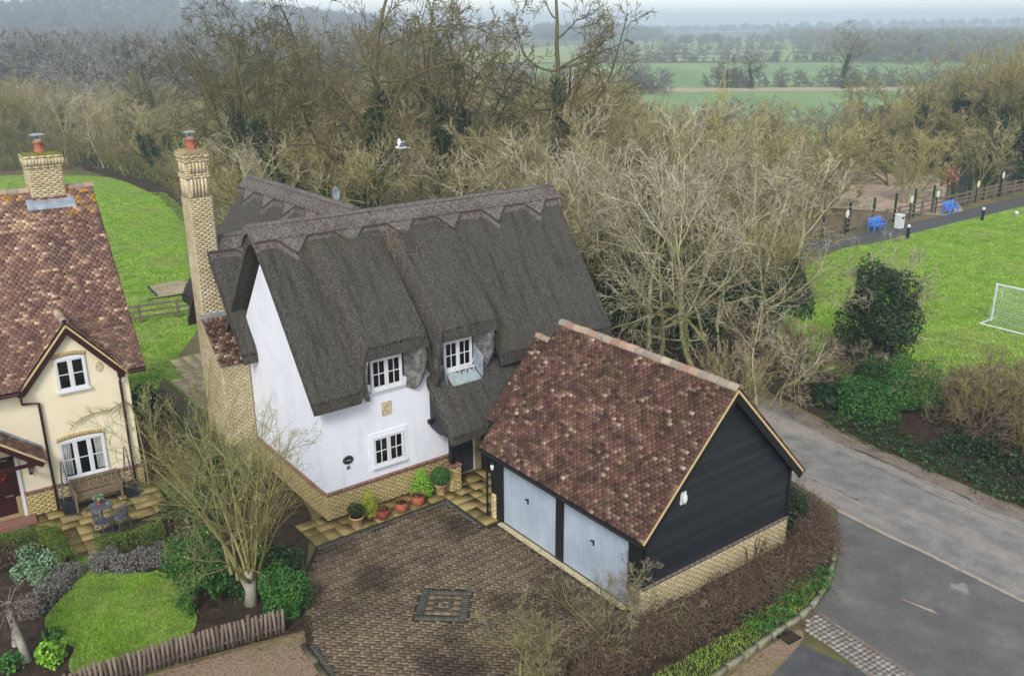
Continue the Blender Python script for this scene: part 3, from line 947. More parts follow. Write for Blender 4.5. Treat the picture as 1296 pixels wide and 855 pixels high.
def grid_solid(name, top, bot, mat, parent, smooth=True, kind=None):
    n, m, _ = top.shape
    V = np.concatenate([top.reshape(-1, 3), bot.reshape(-1, 3)])
    i = np.arange(n * m).reshape(n, m)
    q = np.stack([i[:-1, :-1], i[1:, :-1], i[1:, 1:], i[:-1, 1:]], -1).reshape(-1, 4)
    F = [q, q[:, ::-1] + n * m]
    for e in (i[:, 0], i[:, -1][::-1], i[0, :][::-1], i[-1, :]):
        F.append(np.stack([e[:-1], e[:-1] + n * m, e[1:] + n * m, e[1:]], -1)[:, ::-1])
    me = mesh_np(name, V, np.concatenate(F), smooth=False)
    if smooth:
        sm = np.zeros(len(me.polygons), bool); sm[:2 * len(q)] = True
        me.polygons.foreach_set('use_smooth', sm)
    return link(name, me, mat, parent, kind)

def vnoise(x, y, sc, seed):
    r = np.random.default_rng(seed)
    z = 0
    for k in range(5):
        a, b, c, d = r.uniform(-1, 1, 4)
        z = z + np.sin(x * sc * (a * 2.2 + .3) + y * sc * (b * 2.2 + .2) + c * 9) * np.cos(y * sc * (a - b) * 1.6 + d * 7)
    return z / 5

def text_mesh(parent, body, size, loc, mat, name='lettering'):
    cu = bpy.data.curves.new(name, 'FONT')
    cu.body = body; cu.size = size; cu.align_x = 'CENTER'; cu.align_y = 'CENTER'; cu.extrude = .002
    tmp = bpy.data.objects.new(name, cu)
    COL.objects.link(tmp)
    dg = bpy.context.evaluated_depsgraph_get()
    me = bpy.data.meshes.new_from_object(tmp.evaluated_get(dg))
    bpy.data.objects.remove(tmp)
    me.materials.clear()
    o = link(name, me, mat, parent)
    o.location = loc
    o.rotation_euler = (rad(90), 0, 0)
    return o

# ------------------------------------------------------------------ thatched cottage
cot = thing('thatched_cottage', 'white rendered cottage under a dark thatched roof with two eyebrow dormers', 'cottage', C_LOC, C_ROT)
RD, RZ, KS = 3.1, 8.62, 1.338           # ridge depth, height, slope
LEN, DEP = 11.0, 6.2
wl = MB()
wl.prism([(0, .93), (0, 4.05), (RD, 8.05), (DEP, 4.05), (DEP, .93)], 0, 0, LEN)
wl.build('wall', 'render_white', cot)
# wings behind
wl = MB(); wl.prism([(1.0, 0), (1.0, 4.2), (4.0, 7.9), (7.0, 4.2), (7.0, 0)], 1, 6.0, 13.4)
wl.build('wing_wall', 'render_white', cot)
wl = MB(); wl.prism([(5.2, 0), (5.2, 4.4), (7.2, 7.1), (9.2, 4.4), (9.2, 0)], 0, .02, 3.6)
wl.build('wing_wall', 'render_white', cot)
# plinth of buff brick with a dark brick cap
pl = MB(); pl.ext(-.034, LEN, -.034, DEP, -.1, .87)
plinth = pl.build('plinth', 'mortar', cot)
rng = np.random.default_rng(21)
sp = []
bricks(sp, (-.04, -.04), 0, 4.5, 0, .87, rng, depth=.05)
bricks(sp, (-.04, DEP), -math.pi / 2, DEP + .04, 0, .87, rng, depth=.05)
pieces(plinth, 'brick', 'brick_buff', sp, 290, 'brick_field')
sp = []
for i in range(40):
    sp.append(((-.06 + .1125 * (i + .5), .0, .90), (.103, .2, .062), rotx(.12), rng.random(), (0, -1, 0)))
for i in range(54):
    sp.append(((.0, .06 + .1125 * (i + .5), .90), (.2, .103, .062), roty(-.12), rng.random(), (-1, 0, 0)))
cap = MB(); cap.ext(.0, 4.45, .02, .1, .86, .93); cap.ext(.02, .1, .1, DEP, .86, .93)
capo = cap.build('plinth_cap', 'mortar', cot)
pieces(capo, 'brick', 'brick_cap', sp, 200)

# the thatch
def z_main(s, d):
    return RZ - KS * (np.sqrt((d - RD) ** 2 + .09) - .3)
def sstep(a, b, x):
    t = np.clip((x - a) / (b - a), 0, 1)
    return t * t * (3 - 2 * t)
def hoodp(s, a, b, w=.34):
    return sstep(a, a + w, s) * (1 - sstep(b - w, b, s))
def z_front(s, d):
    z = z_main(s, d)
    for a, b in ((1.10, 3.66), (3.80, 6.32)):
        zh = 5.48 + (d + .45) * 1.0
        lift = np.maximum(0, zh - z)
        lift = lift * (1 - sstep(2.0, 2.75, d))
        z = z + lift * sstep(a, a + .34, s) * (1 - sstep(b - .11, b, s))
    return z
def sheet(name, x, y, zf, th, seed, parent=cot, mat='thatch', jit=.012, edge=.14, lip=False):
    X, Y = np.meshgrid(x, y, indexing='ij')
    Z = zf(X, Y) + vnoise(X, Y, 1.1, seed) * .035 + vnoise(X, Y, 4., seed + 1) * .014
    r = np.random.default_rng(seed)
    e = np.minimum(np.minimum(X - x[0], x[-1] - X), np.minimum(Y - y[0], y[-1] - Y))
    Z -= edge * (1 - np.sqrt(np.clip(1 - (1 - np.clip(e / edge, 0, 1)) ** 2, 0, 1)))
    top = np.stack([X, Y, Z], -1)
    top += r.normal(0, jit, top.shape) * np.array([.7, .7, 1])
    bot = np.stack([X, Y, np.minimum(zf(X, Y) - th, Z - .06)], -1)
    if lip:
        for a, b in ((1.10, 3.66), (3.80, 6.32)):      # hoods end a little short of the eaves
            k = (sstep(a + .1, a + .45, X) * (1 - sstep(b - .25, b - .05, X)) * np.clip((.3 - Y) / .8, 0, 1) * .13)
            top[..., 1] += k; bot[..., 1] += k
    return grid_solid(name, top, bot, mat, parent)
xs = np.linspace(-.42, 11.35, 340)
sheet('thatch_roof', xs, np.linspace(-.5, RD, 84), z_front, .42, 1, lip=True, edge=.08)
sheet('rear_thatch', np.linspace(-.42, 11.35, 120), np.linspace(RD + .002, 6.75, 50), z_main, .42, 2)
# porch: the thatch sweeps lower under the second dormer
def z_porch(s, d):
    return 3.86 + d * 1.13 + .10 * np.cos((s - 5.3) * .8) - .35 * sstep(.25, 0, s - 3.7) * 0
sheet('porch_thatch', np.linspace(3.72, 7.5, 86), np.linspace(-1.42, .1, 36), z_porch, .36, 3)
def z_rear(s, d):
    return 8.42 - KS * (np.sqrt((s - 4.0) ** 2 + .09) - .3)
def z_small(s, d):
    return 7.55 - KS * (np.sqrt((d - 7.2) ** 2 + .09) - .3)
sheet('wing_thatch', np.linspace(.55, 7.45, 90), np.linspace(3.6, 13.7, 120), z_rear, .42, 4, mat='thatch_wing')
sheet('wing_thatch', np.linspace(-.5, 3.8, 60), np.linspace(4.5, 9.9, 80), z_small, .42, 5)

# block cut ridges with scalloped skirts
def ridge_cap(name, s0, s1, zf, axis, centre, v0, seed, half=.60, tip=.36, per=1.9):
    n, m = 280, 26
    s = np.linspace(s0, s1, int((s1 - s0) / .045))
    q = np.linspace(-1, 1, m)
    ph = ((s - v0 + per / 2) % per) - per / 2
    e = half + tip * np.clip(1 - np.abs(ph) / .5, 0, 1)
    S, Q = np.meshgrid(s, q, indexing='ij')
    D = centre + Q * e[:, None]
    z = zf(S, D) if axis == 0 else zf(D, S)
    r = np.random.default_rng(seed)
    Zt = z + .20 - .02 * (np.abs(Q) > .97) + r.normal(0, .007, z.shape) + vnoise(S, D, 1.2, seed) * .02
    Zb = z - .08
    if axis == 0:
        top, bot = np.stack([S, D, Zt], -1), np.stack([S, D, Zb], -1)
    else:
        top, bot = np.stack([D, S, Zt], -1), np.stack([D, S, Zb], -1)
    if axis == 1:
        top, bot = top[::-1], bot[::-1]
    o = grid_solid(name, top, bot, 'thatch_ridge', cot)
    # liggers: split hazel rods pegged in two lines with a lattice between
    lg = MB()
    def pt(sv, dv):
        P = (sv, centre + dv) if axis == 0 else (centre + dv, sv)
        zz = float(zf(*P)) + .208
        return (*P, zz)
    for sg in (-1, 1):
        for dv in (.2, .56):
            a = s0 + .02
            while a < s1 - .3:
                b = min(a + .6, s1 - .02)
                lg.bar(pt(a, sg * dv), pt(b, sg * dv), .02, .016)
                a = b
        a = s0 + .1
        while a < s1 - .4:
            lg.bar(pt(a, sg * .2), pt(a + .36, sg * .56), .016, .013)
            lg.bar(pt(a + .36, sg * .2), pt(a, sg * .56), .016, .013)
            a += .36
    ed = MB()                                        # dark rods added to draw the shadow line under the cap edge
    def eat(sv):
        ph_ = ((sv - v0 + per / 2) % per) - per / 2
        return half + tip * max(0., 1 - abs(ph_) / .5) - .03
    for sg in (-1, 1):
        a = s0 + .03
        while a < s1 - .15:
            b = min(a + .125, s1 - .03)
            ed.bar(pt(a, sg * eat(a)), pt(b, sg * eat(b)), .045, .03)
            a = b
    ed.build('edge_shadow_rods', 'ligger_and_shadow', o)
    lg.build('ligger_rods', 'ligger_and_shadow', o)
    return o
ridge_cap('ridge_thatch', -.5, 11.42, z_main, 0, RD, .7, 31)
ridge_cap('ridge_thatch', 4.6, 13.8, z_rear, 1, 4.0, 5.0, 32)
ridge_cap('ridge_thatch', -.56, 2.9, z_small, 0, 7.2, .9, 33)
# white mortar line where the small wing meets the rear wing
m = MB()
for i in range(6):
    a = i / 6
    p = lambda f: (1.25 + f * .35, 7.1 - f * .55, float(z_small(0, 7.1 - f * .55)) + .16)
    m.bar(p(a), p(a + .17), .09, .05)
m.build('valley_mortar', 'paint_white', cot)
# pale cheeks of the dormers and dark boarded fronts
for s0, s1, wx0, wx1 in ((1.16, 3.66, 1.72, 2.82), (3.80, 6.3, 4.38, 5.48)):
    m = MB(); m.ext(s0 + .3, s1 - .3, .03, .16, 3.7, 5.22)
    m.build('dormer_front', 'board_black', cot)
    for sg, xe, xw in ((-1, s0 + .30, wx0 - .02), (1, s1 - .30, wx1 + .02)):
        n, k = 14, 16
        T = np.zeros((n, k, 3))
        for i in range(n):
            for j in range(k):
                a, b = i / (n - 1), j / (k - 1)
                bul = math.sin(b * math.pi) ** .8
                xo = xe + sg * (.09 * bul - .16 * (1 - b) ** 2)
                yo = -.12 - .33 * b ** .55 - .06 * bul
                x = xo * (1 - a) + (xw + sg * .08) * a + sg * .05 * math.sin(a * math.pi) * bul
                y = yo * (1 - a) ** 1.6 + .01 * a
                T[i, j] = (x, y, 3.60 + 1.42 * b + .12 * a * (1 - b))
        Bk = T.copy(); Bk[..., 0] += sg * .12; Bk[..., 1] += .06
        if sg > 0:
            T, Bk = T[::-1], Bk[::-1]
        T += np.random.default_rng(int(s0 * 10) + sg).normal(0, .006, T.shape)
        grid_solid('dormer_cheek', T, Bk, 'thatch_cheek', cot)
for x0, x1 in ((1.72, 2.82), (4.38, 5.48)):
    window(cot, x0, x1, 3.88, 4.87, .0)
window(cot, 1.66, 2.78, 1.31, 2.30, -.003, surround=.14)
m = MB()
m.add([(4.40, -.10, 3.83), (5.50, -.10, 3.83), (5.56, -.46, 3.52), (4.44, -.46, 3.52), (4.40, -.10, 3.79), (5.50, -.10, 3.79), (5.56, -.46, 3.48), (4.44, -.46, 3.48)], BOXF)
m.build('lead_apron', 'verdigris', cot)
for x, sg in ((4.36, -1), (5.54, 1)):
    m = MB()
    m.add([(x, -.04, 3.83), (x, -.04, 4.6), (x + sg * .16, -.36, 4.2), (x + sg * .08, -.42, 3.55), (x + sg * .03, -.04, 3.83), (x + sg * .03, -.04, 4.6), (x + sg * .19, -.36, 4.2), (x + sg * .11, -.42, 3.55)],
          [(0, 1, 2, 3), (7, 6, 5, 4), (0, 4, 5, 1), (1, 5, 6, 2), (2, 6, 7, 3), (3, 7, 4, 0)])
    m.build('lead_cheek', 'lead', cot)
m = MB(); m.ext(1.60, 2.92, -.03, .03, 3.70, 3.83); m.build('window_board', 'render_white', cot)
# sun panel, plaque, house number
m = MB(); m.ext(2.06, 2.40, -.025, .02, 2.95, 3.40)
dp = m.build('datestone', 'stone_pale', cot)
m = MB(); m.tube([(2.28, -.035, 3.32), (2.17, -.035, 3.24), (2.15, -.035, 3.14), (2.22, -.035, 3.06), (2.33, -.035, 3.08)], .014, 5)
m.build('carving', 'mortar', dp)
m = MB(); m.lathe([(.165, -.012), (.17, 0), (.17, .02), (.155, .03)], seg=24)
V = np.concatenate(m.v); V[:, 0] *= 1.05; V[:, 1] *= .82
m.v = [np.stack([V[:, 0] + .79, -V[:, 2] - .012, V[:, 1] + 1.83], 1)]
plq = m.build('plaque', 'paint_black', cot)
m = MB()
for i in range(28):
    a0, a1 = i / 28 * 2 * math.pi, (i + 1) / 28 * 2 * math.pi
    m.bar((.79 + .145 * math.cos(a0), -.044, 1.83 + .113 * math.sin(a0)), (.79 + .145 * math.cos(a1), -.044, 1.83 + .113 * math.sin(a1)), .008)
m.build('rim', 'steel', plq)
text_mesh(plq, 'Cottage', .055, (.79, -.045, 1.83), 'paint_white')
m = MB(); m.ext(.735, .845, -.02, .004, 1.515, 1.615)
nb = m.build('number_plate', 'paint_black', cot)
text_mesh(nb, '13', .085, (.79, -.024, 1.565), 'paint_white')
# porch: brick pier, post, door, boarded side
m = MB(); m.ext(4.006, 4.414, -.834, -.406, -.05, .85)
pier = m.build('pier', 'mortar', cot)
sp = []
for p0, a, L in (((4.0, -.84), 0, .42), ((4.42, -.84), math.pi / 2, .44), ((4.42, -.40), math.pi, .42), ((4.0, -.40), -math.pi / 2, .44)):
    bricks(sp, p0, a, L, 0, .82, rng, depth=.04)
pieces(pier, 'brick', 'brick_buff', sp, 290)
sp = []
for i in range(4):
    for j in range(2):
        sp.append(((3.99 + .115 * (i + .5), -.86 + .24 * (j + .5), .86), (.105, .23, .07), I3, rng.random(), UP))
pieces(pier, 'cap_brick', 'brick_cap', sp, 50)
m = MB(); m.ext(4.13, 4.29, -.70, -.54, .895, 2.55); m.build('post', 'paint_black', cot)
m = MB(); m.prism([(-.02, 3.42), (-.02, 2.1), (-.62, 2.0), (-1.05, 2.22)], 0, 3.80, 3.9); m.build('porch_side', 'board_black', cot)
m = MB(); m.ext(3.86, 3.98, -1.06, -.02, 2.02, 2.2); m.build('porch_beam', 'paint_black', cot)
m = MB(); m.ext(3.98, 6.5, -.98, -.86, 2.1, 2.28); m.build('porch_beam', 'paint_black', cot)
m = MB(); m.ext(4.50, 4.56, -.05, .02, .04, 2.2); m.ext(5.46, 5.52, -.05, .02, .04, 2.2); m.ext(4.56, 5.46, -.05, .02, 2.12, 2.2)
fr = m.build('door_frame', 'paint_white', cot)
m = MB(); m.ext(4.57, 5.45, -.025, .02, .06, 2.11)
for i in range(7):
    m.ext(4.585 + i * .124, 4.585 + i * .124 + .112, -.037, -.025, .08, 2.09)
dr = m.build('door', 'paint_navy', cot)
m = MB(); m.ext(4.66, 4.70, -.10, -.037, 1.0, 1.12); m.build('handle', 'iron', dr)
m = MB(); m.ext(5.7, 6.9, -.06, -.01, 1.9, 2.3)
for i in range(8):
    m.ext(5.71 + i * .15, 5.71 + i * .15 + .135, -.075, -.06, 1.9, 2.3)
m.build('white_boarding', 'paint_white', cot)
sp = []
bricks(sp, (5.56, -.03), 0, 1.5, 0, 1.88, rng, depth=.05)
m = MB(); m.ext(5.57, 7.05, -.02, .0, 0, 1.88); pw = m.build('porch_wall', 'mortar', cot)
pieces(pw, 'brick', 'brick_buff', sp, 290)
m = MB()
for i in range(14):
    m.ext(6.36, 9.6, -.045 + .004 * (i % 2), -.004, 2.1 + i * .14, 2.1 + i * .14 + .132)
m.build('gap_darkening_boards', 'board_black', cot)  # black boards added over the white wall to darken the gap under the eave
# security lights on the porch side
sl = thing('security_light', 'twin white security lights with a black sensor beside the porch thatch', 'light', (*c2w(3.72, -.12), 2.28), C_ROT)
m = MB(); m.box((0, 0, .05), (.1, .14, .13)); m.build('sensor', 'paint_black', sl)
for dx, dz in ((.14, -.10), (.24, -.18)):
    m = MB(); m.lathe([(.02, 0), (.05, .04), (.055, .1), (.04, .12)], (dx, -.06, dz - .05), 10); m.build('lamp', 'paint_white', sl, smooth=True)
m = MB(); m.bar((0, 0, .02), (.26, -.05, -.14), .03); m.build('bracket', 'paint_black', sl)
# stray reed lodged between the dormers
m = MB(); rg = np.random.default_rng(77)
for i in range(22):
    s = 3.72 + rg.normal(0, .16) + (rg.random() < .4) * rg.uniform(0, .7); d = rg.uniform(1.35, 2.45)
    L = rg.uniform(.12, .42); a = rg.uniform(0, 3.14)
    p = np.array([s, d, float(z_front(np.array(s), np.array(d))) + .03])
    q = np.array([s + math.cos(a) * L, d + math.sin(a) * L, 0]); q[2] = float(z_front(np.array(q[0]), np.array(q[1]))) + .035 + rg.uniform(0, .05)
    m.bar(p, q, .008, .007, t=rg.random())
m.build('loose_straw', 'straw', cot, 'stuff')
# television dish on the far slope of the wing
ds = thing('satellite_dish', 'grey round dish standing above the ridge of the rear thatched wing', 'dish', (*c2w(5.55, 9.2), 6.75), C_ROT)
m = MB(); m.lathe([(.0, .0), (.16, .02), (.28, .075), (.30, .09), (.27, .085), (.1, .03)], seg=20, cap=False)
V = np.concatenate(m.v) @ rotx(rad(70)).T; m.v = [V + np.array([0, -.05, 1.55])]
m.build('dish', 'lead', ds, smooth=True)
ds.scale = (.5, .5, .97)
m = MB(); m.tube([(0, .05, -.7), (0, .05, 1.55)], .03, 6); m.tube([(0, -.05, 1.45), (0, -.38, 1.5)], .012, 5); m.build('mast', 'steel', ds)

# ---- the tall chimney of the cottage
rng = np.random.default_rng(41)
CX0, CX1, CY0, CY1 = -.95, -.17, 6.68, 7.44
CZ = -.42                                # the head sits a little lower
def ctone(m_, z, r):
    return float(np.clip(r.normal(.5, .25), 0, 1))
ch = MB(); ch.ext(CX0 + .006, CX1 - .006, CY0 + .006, CY1 - .006, 0, 9.6 + CZ)
chim = ch.build('chimney', 'mortar', cot)
def stack(specs, x0, x1, y0, y1, z0, z1, faces='SWNE', depth=.05):
    F = {'S': ((x0, y0), 0, x1 - x0), 'E': ((x1, y0), math.pi / 2, y1 - y0), 'N': ((x1, y1), math.pi, x1 - x0), 'W': ((x0, y1), -math.pi / 2, y1 - y0)}
    for f in faces:
        p, a, L = F[f]
        bricks(specs, p, a, L, z0, z1, rng, depth=depth, tonef=ctone)
sp = []
stack(sp, CX0, CX1, CY0, CY1, 0, 9.55 + CZ)
pieces(chim, 'brick', 'brick_chimney', sp, 260, 'brick_field')
# lower breast stepping towards the front, with a little tiled shoulder
m = MB(); m.prism([(5.266, 0), (5.266, 3.78), (6.58, 5.1), (6.67, 5.1), (6.67, 0)], 0, -1.014, -.02)
br = m.build('chimney_breast', 'mortar', cot)
sp = []
bricks(sp, (-1.02, 5.26), 0, .98, 0, 3.72, rng, depth=.05, tonef=ctone)
bricks(sp, (-1.02, 6.68), -math.pi / 2, 1.42, 0, 3.75, rng, depth=.05, tonef=ctone)
for i in range(18):                                     # raked courses of the side
    z = 3.75 + i * .075
    L = 1.38 - (z - 3.75) / 1.32 * 1.38
    if L > .15:
        bricks(sp, (-1.02, 6.66), -math.pi / 2, L, z, z + .075, rng, depth=.05, tonef=ctone, phase=i)
pieces(br, 'brick', 'brick_chimney', sp, 250, 'brick_field')
sp = []
b_ = np.array([0, 1.314, 1.32]); b_ /= np.linalg.norm(b_)
tile_roof(sp, (-1.08, 5.18, 3.76), (1, 0, 0), b_, 1.08, 1.88, rng)
pieces(br, 'tile', 'tile_purple', sp, 250)
m = MB(); m.ext(-1.06, -.0, 6.56, 6.70, 5.0, 5.2); m.build('flashing', 'lead', chim)
# corbelled head
hd = MB()
hd.ext(CX0 + .048, CX1 - .048, CY0 + .048, CY1 - .048, 9.56 + CZ, 10.95 + CZ)
head = hd.build('chimney_head', 'mortar', cot)
sp = []
stack(sp, CX0 + .04, CX1 - .04, CY0 + .04, CY1 - .04, 9.56 + CZ, 10.20 + CZ)
stack(sp, CX0 - .015, CX1 + .015, CY0 - .015, CY1 + .015, 10.20 + CZ, 10.35 + CZ, depth=.12)
stack(sp, CX0 + .02, CX1 - .02, CY0 + .02, CY1 - .02, 10.35 + CZ, 10.72 + CZ)
stack(sp, CX0 - .015, CX1 + .015, CY0 - .015, CY1 + .015, 10.72 + CZ, 10.87 + CZ, depth=.12)
stack(sp, CX0 - .045, CX1 + .045, CY0 - .045, CY1 + .045, 10.87 + CZ, 11.02 + CZ, depth=.16)
for zz0, zz1 in ((9.6 + CZ, 10.19 + CZ), (10.36 + CZ, 10.71 + CZ)):          # upright ribs
    for i in range(5):
        x = CX0 + .16 + i * (CX1 - CX0 - .32) / 4
        sp.append(((x, CY0 + .03, (zz0 + zz1) / 2), (.075, .09, zz1 - zz0), I3, rng.random(), (0, -1, 0)))
        y = CY0 + .16 + i * (CY1 - CY0 - .32) / 4
        sp.append(((CX0 + .03, y, (zz0 + zz1) / 2), (.09, .075, zz1 - zz0), I3, rng.random(), (-1, 0, 0)))
pieces(head, 'brick', 'brick_chimney', sp, 285, 'brick_field')
m = MB(); m.prism([(CX0 - .06, 11.0 + CZ), (CX0 + .12, 11.10 + CZ), (CX1 - .12, 11.10 + CZ), (CX1 + .06, 11.0 + CZ)], 1, CY0 - .06, CY1 + .06); m.build('flaunching', 'mortar', head)
def pot(parent, x, y, z, cowl_r=.2):
    m = MB(); m.lathe([(.17, 0), (.16, .06), (.145, .1), (.15, .3), (.175, .32), (.175, .36), (.13, .37)], (x, y, z), 16)
    p = m.build('chimney_pot', 'chimney_clay', parent, smooth=True)
    m = MB(); m.lathe([(.11, .33), (.115, .4)], (x, y, z), 12)
    for i in range(4):
        a = i * math.pi / 2 + .4
        m.bar((x + .12 * math.cos(a), y + .12 * math.sin(a), z + .36), (x + .12 * math.cos(a), y + .12 * math.sin(a), z + .56), .014)
    m.lathe([(cowl_r, .555), (cowl_r, .57), (cowl_r * .6, .6), (.02, .615)], (x, y, z), 16)
    m.build('cowl', 'steel', p)
pot(head, (CX0 + CX1) / 2, (CY0 + CY1) / 2, 11.08 + CZ, .19)

# ------------------------------------------------------------------ garage
G_ROT, G_LOC = rad(37.3), (3.277, 19.867, 0.)
gar = thing('garage', 'black weatherboarded double garage with a mottled red tile roof and pale brick base', 'garage', G_LOC, G_ROT)
GW, GL, GH = 5.9, 6.46, 2.42
ZR = 5.70
m = MB(); m.prism([(.11, .8), (.11, 2.5), (GW / 2, 5.45), (GW - .03, 2.5), (GW - .03, .85)], 1, .05, GL)
body = m.build('wall', 'board_black', gar)
# shiplap boards on the gable
bh = .165
z = .87
i = 0
rng = np.random.default_rng(51)
while z < 5.4:
    z1 = z + bh
    zz = min(z1, 5.42)
    a = 0 if z < 2.42 else (z - 2.42) / (5.5 - 2.42) * GW / 2
    b = 0 if zz < 2.42 else (zz - 2.42) / (5.5 - 2.42) * GW / 2
    if GW - 2 * b < .15:
        break
    m = MB()
    m.add([(a, .047, z), (GW - a, .047, z), (GW - b, .047, zz), (b, .047, zz), (a, -.03, z), (GW - a, -.03, z), (GW - b, .018, zz), (b, .018, zz)],
          [(3, 2, 1, 0), (4, 5, 6, 7), (0, 1, 5, 4), (1, 2, 6, 5), (2, 3, 7, 6), (3, 0, 4, 7)], rng.random())
    m.build('board', 'board_black', gar)
    z = z1 - .004
for x in (-.01, GW - .09):
    m = MB(); m.ext(x, x + .1, -.05, .04, .87, 2.45); m.build('corner_board', 'paint_black', gar)
m = MB(); m.ext(.12, GW + .043, -.043, GL, -.3, .80); m.ext(-.043, .12, -.043, .43, -.3, .8)
plg = m.build('plinth', 'mortar', gar)
sp = []
bricks(sp, (-.05, -.05), 0, GW + .1, -.225, .825, rng, depth=.06)
bricks(sp, (-.05, .44), -math.pi / 2, .49, -.225, .825, rng, depth=.06)
bricks(sp, (-.05, GL), -math.pi / 2, .26, 0, .825, rng, depth=.06)
bricks(sp, (GW + .05, -.05), math.pi / 2, GL, -.225, .825, rng, depth=.06)
pieces(plg, 'brick', 'brick_pale', sp, 295, 'brick_field')
sp = []
for i in range(27):
    sp.append(((-.05 + .2222 * (i + .5), -.02, .845), (.212, .14, .05), rotx(.25), rng.random() * .4, (0, -1, 0)))
for i in range(2):
    sp.append(((-.02, .02 + .2222 * (i + .5), .845), (.14, .212, .05), roty(-.25), rng.random() * .4, (-1, 0, 0)))
pieces(plg, 'cap_brick', 'wood_grey', sp, 60)
# front: posts, lintel, doors (front faces -x)
for y0, y1 in ((.0, .50), (3.08, 3.39), (5.87, 6.46)):
    m = MB(); m.ext(-.03, .1, y0 + (.0 if y0 else .005), y1, .88 if (y0 == 0 or y0 > 5) else .04, 2.42); m.build('post', 'board_black', gar)
m = MB(); m.ext(-.035, .02, 5.87, 6.2, .03, .88); m.build('post', 'board_black', gar)
m = MB(); m.ext(-.025, .1, .5, 5.87, 2.16, 2.42); m.build('lintel', 'paint_black', gar)
for y0, y1 in ((.51, 3.07), (3.40, 5.86)):
    m = MB(); m.ext(.03, .06, y0, y1, .05, 2.16)
    n = 23
    w = (y1 - y0) / n
    for i in range(n):
        a = y0 + i * w
        m.prism([(.03, a + .012), (.008, a + .028), (.008, a + w - .028), (.03, a + w - .012)], 2, .06, 2.14)
    m.ext(.004, .03, y0, y0 + .012, .05, 2.16); m.ext(.004, .03, y1 - .012, y1, .05, 2.16)
    dd = m.build('garage_door', 'door_grey', gar)
    ym = y0 + (y1 - y0) * .52
    m = MB(); m.box((-.004, ym, 1.28), (.02, .05, .16)); m.bar((-.02, ym, 1.33), (-.035, ym + .09, 1.33), .03); m.build('handle', 'iron', dd)
# roof
EO, VO = .27, .25                           # eave and verge overhang
ze = 2.40
b1 = np.array([GW / 2 + EO, 0, ZR - ze]); SL = np.linalg.norm(b1); b1 /= SL
b2 = np.array([-b1[0], 0, b1[2]])
m = MB()
m.prism([(-EO + .02, ze - .06), (GW / 2, ZR - .07), (GW + EO - .02, ze - .06), (GW + EO - .02, ze - .01), (GW / 2, ZR - .015), (-EO + .02, ze - .01)], 1, -VO + .02, GL + .23)
roof = m.build('roof', 'felt', gar)
def gtone(x, y, r):
    v = r.normal(.36, .14) + (.36 if r.random() < .14 else 0)
    return float(np.clip(v, 0, 1))
sp = []
tile_roof(sp, (-EO - .03, -VO, ze - .03), (0, 1, 0), b1, GL + VO + .25, SL + .0, rng, tone=gtone)
tile_roof(sp, (GW + EO + .03, -VO, ze - .03), (0, 1, 0), b2, GL + VO + .25, SL + .0, rng, tone=gtone)
pieces(roof, 'tile', 'tile_purple', sp, 295, 'tile_field')
def half_round(specs_parent, p0, p1, n, r, mat, rng, name='ridge_tile'):
    p0, p1 = np.array(p0, float), np.array(p1, float)
    d = (p1 - p0) / n
    L = np.linalg.norm(d)
    ang = math.atan2(d[1], d[0])
    a = np.linspace(-.15, math.pi + .15, 11)
    for i in range(n):
        k = 1 + rng.normal(0, .03)
        prof = np.stack([np.cos(a) * r * k, np.sin(a) * r * k], 1)
        inner = prof * .86
        V = []
        for e in (.0, L * .965):
            for q in (prof, inner):
                V += [(e, c, s) for c, s in q]
        V = np.array(V)
        n1 = len(a)
        F = []
        for j in range(n1 - 1):
            F.append((j, j + 1, 2 * n1 + j + 1, 2 * n1 + j))
            F.append((n1 + j + 1, n1 + j, 3 * n1 + j, 3 * n1 + j + 1))
            F.append((j + 1, j, n1 + j, n1 + j + 1))
            F.append((2 * n1 + j, 2 * n1 + j + 1, 3 * n1 + j + 1, 3 * n1 + j))
        F += [(0, 2 * n1, 3 * n1, n1), (n1 - 1, 2 * n1 - 1, 4 * n1 - 1, 3 * n1 - 1)]
        m = MB(); m.add(V, F, rng.random())
        o = m.build(name, mat, specs_parent)
        o.location = p0 + d * i + np.array([0, 0, rng.normal(0, .006)])
        o.rotation_euler = (0, 0, ang + rng.normal(0, .006))
half_round(roof, (GW / 2, -VO - .03, ZR - .05), (GW / 2, GL + .27, ZR - .05), 21, .135, 'tile_ridge', rng)
for sgn, e in ((1, -EO), (-1, GW + EO)):
    for y0, nm in ((-VO + .02, 'verge'), (GL + .18, 'verge')):
        m = MB()
        a = np.array([e, y0, ze - .085]); b = np.array([GW / 2, y0, ZR - .095])
        m.bar(a, b, .05, .055)
        m.build('undercloak', 'tile_undercloak', gar)
        m = MB()
        a = np.array([e + sgn * .02, y0 + .03, ze - .22]); b = np.array([GW / 2, y0 + .03, ZR - .26])
        m.bar(a, b, .035, .2)
        m.build('bargeboard', 'paint_black', gar)
for x in (-EO + .0, GW + EO):
    m = MB(); m.ext(x - .015, x + .015, -VO + .04, GL + .2, ze - .2, ze - .05); m.build('fascia', 'paint_black', gar)
    m = MB(); m.tube([(x - .06 if x < 0 else x + .06, -VO + .02, ze - .1), (x - .06 if x < 0 else x + .06, GL + .22, ze - .1)], .055, 8); m.build('gutter', 'paint_black', gar)
m = MB(); m.tube([(-EO - .05, GL + .1, ze - .14), (-.1, GL + .12, ze - .4), (-.1, GL + .12, .02)], .035, 8); m.build('downpipe', 'paint_black', gar)
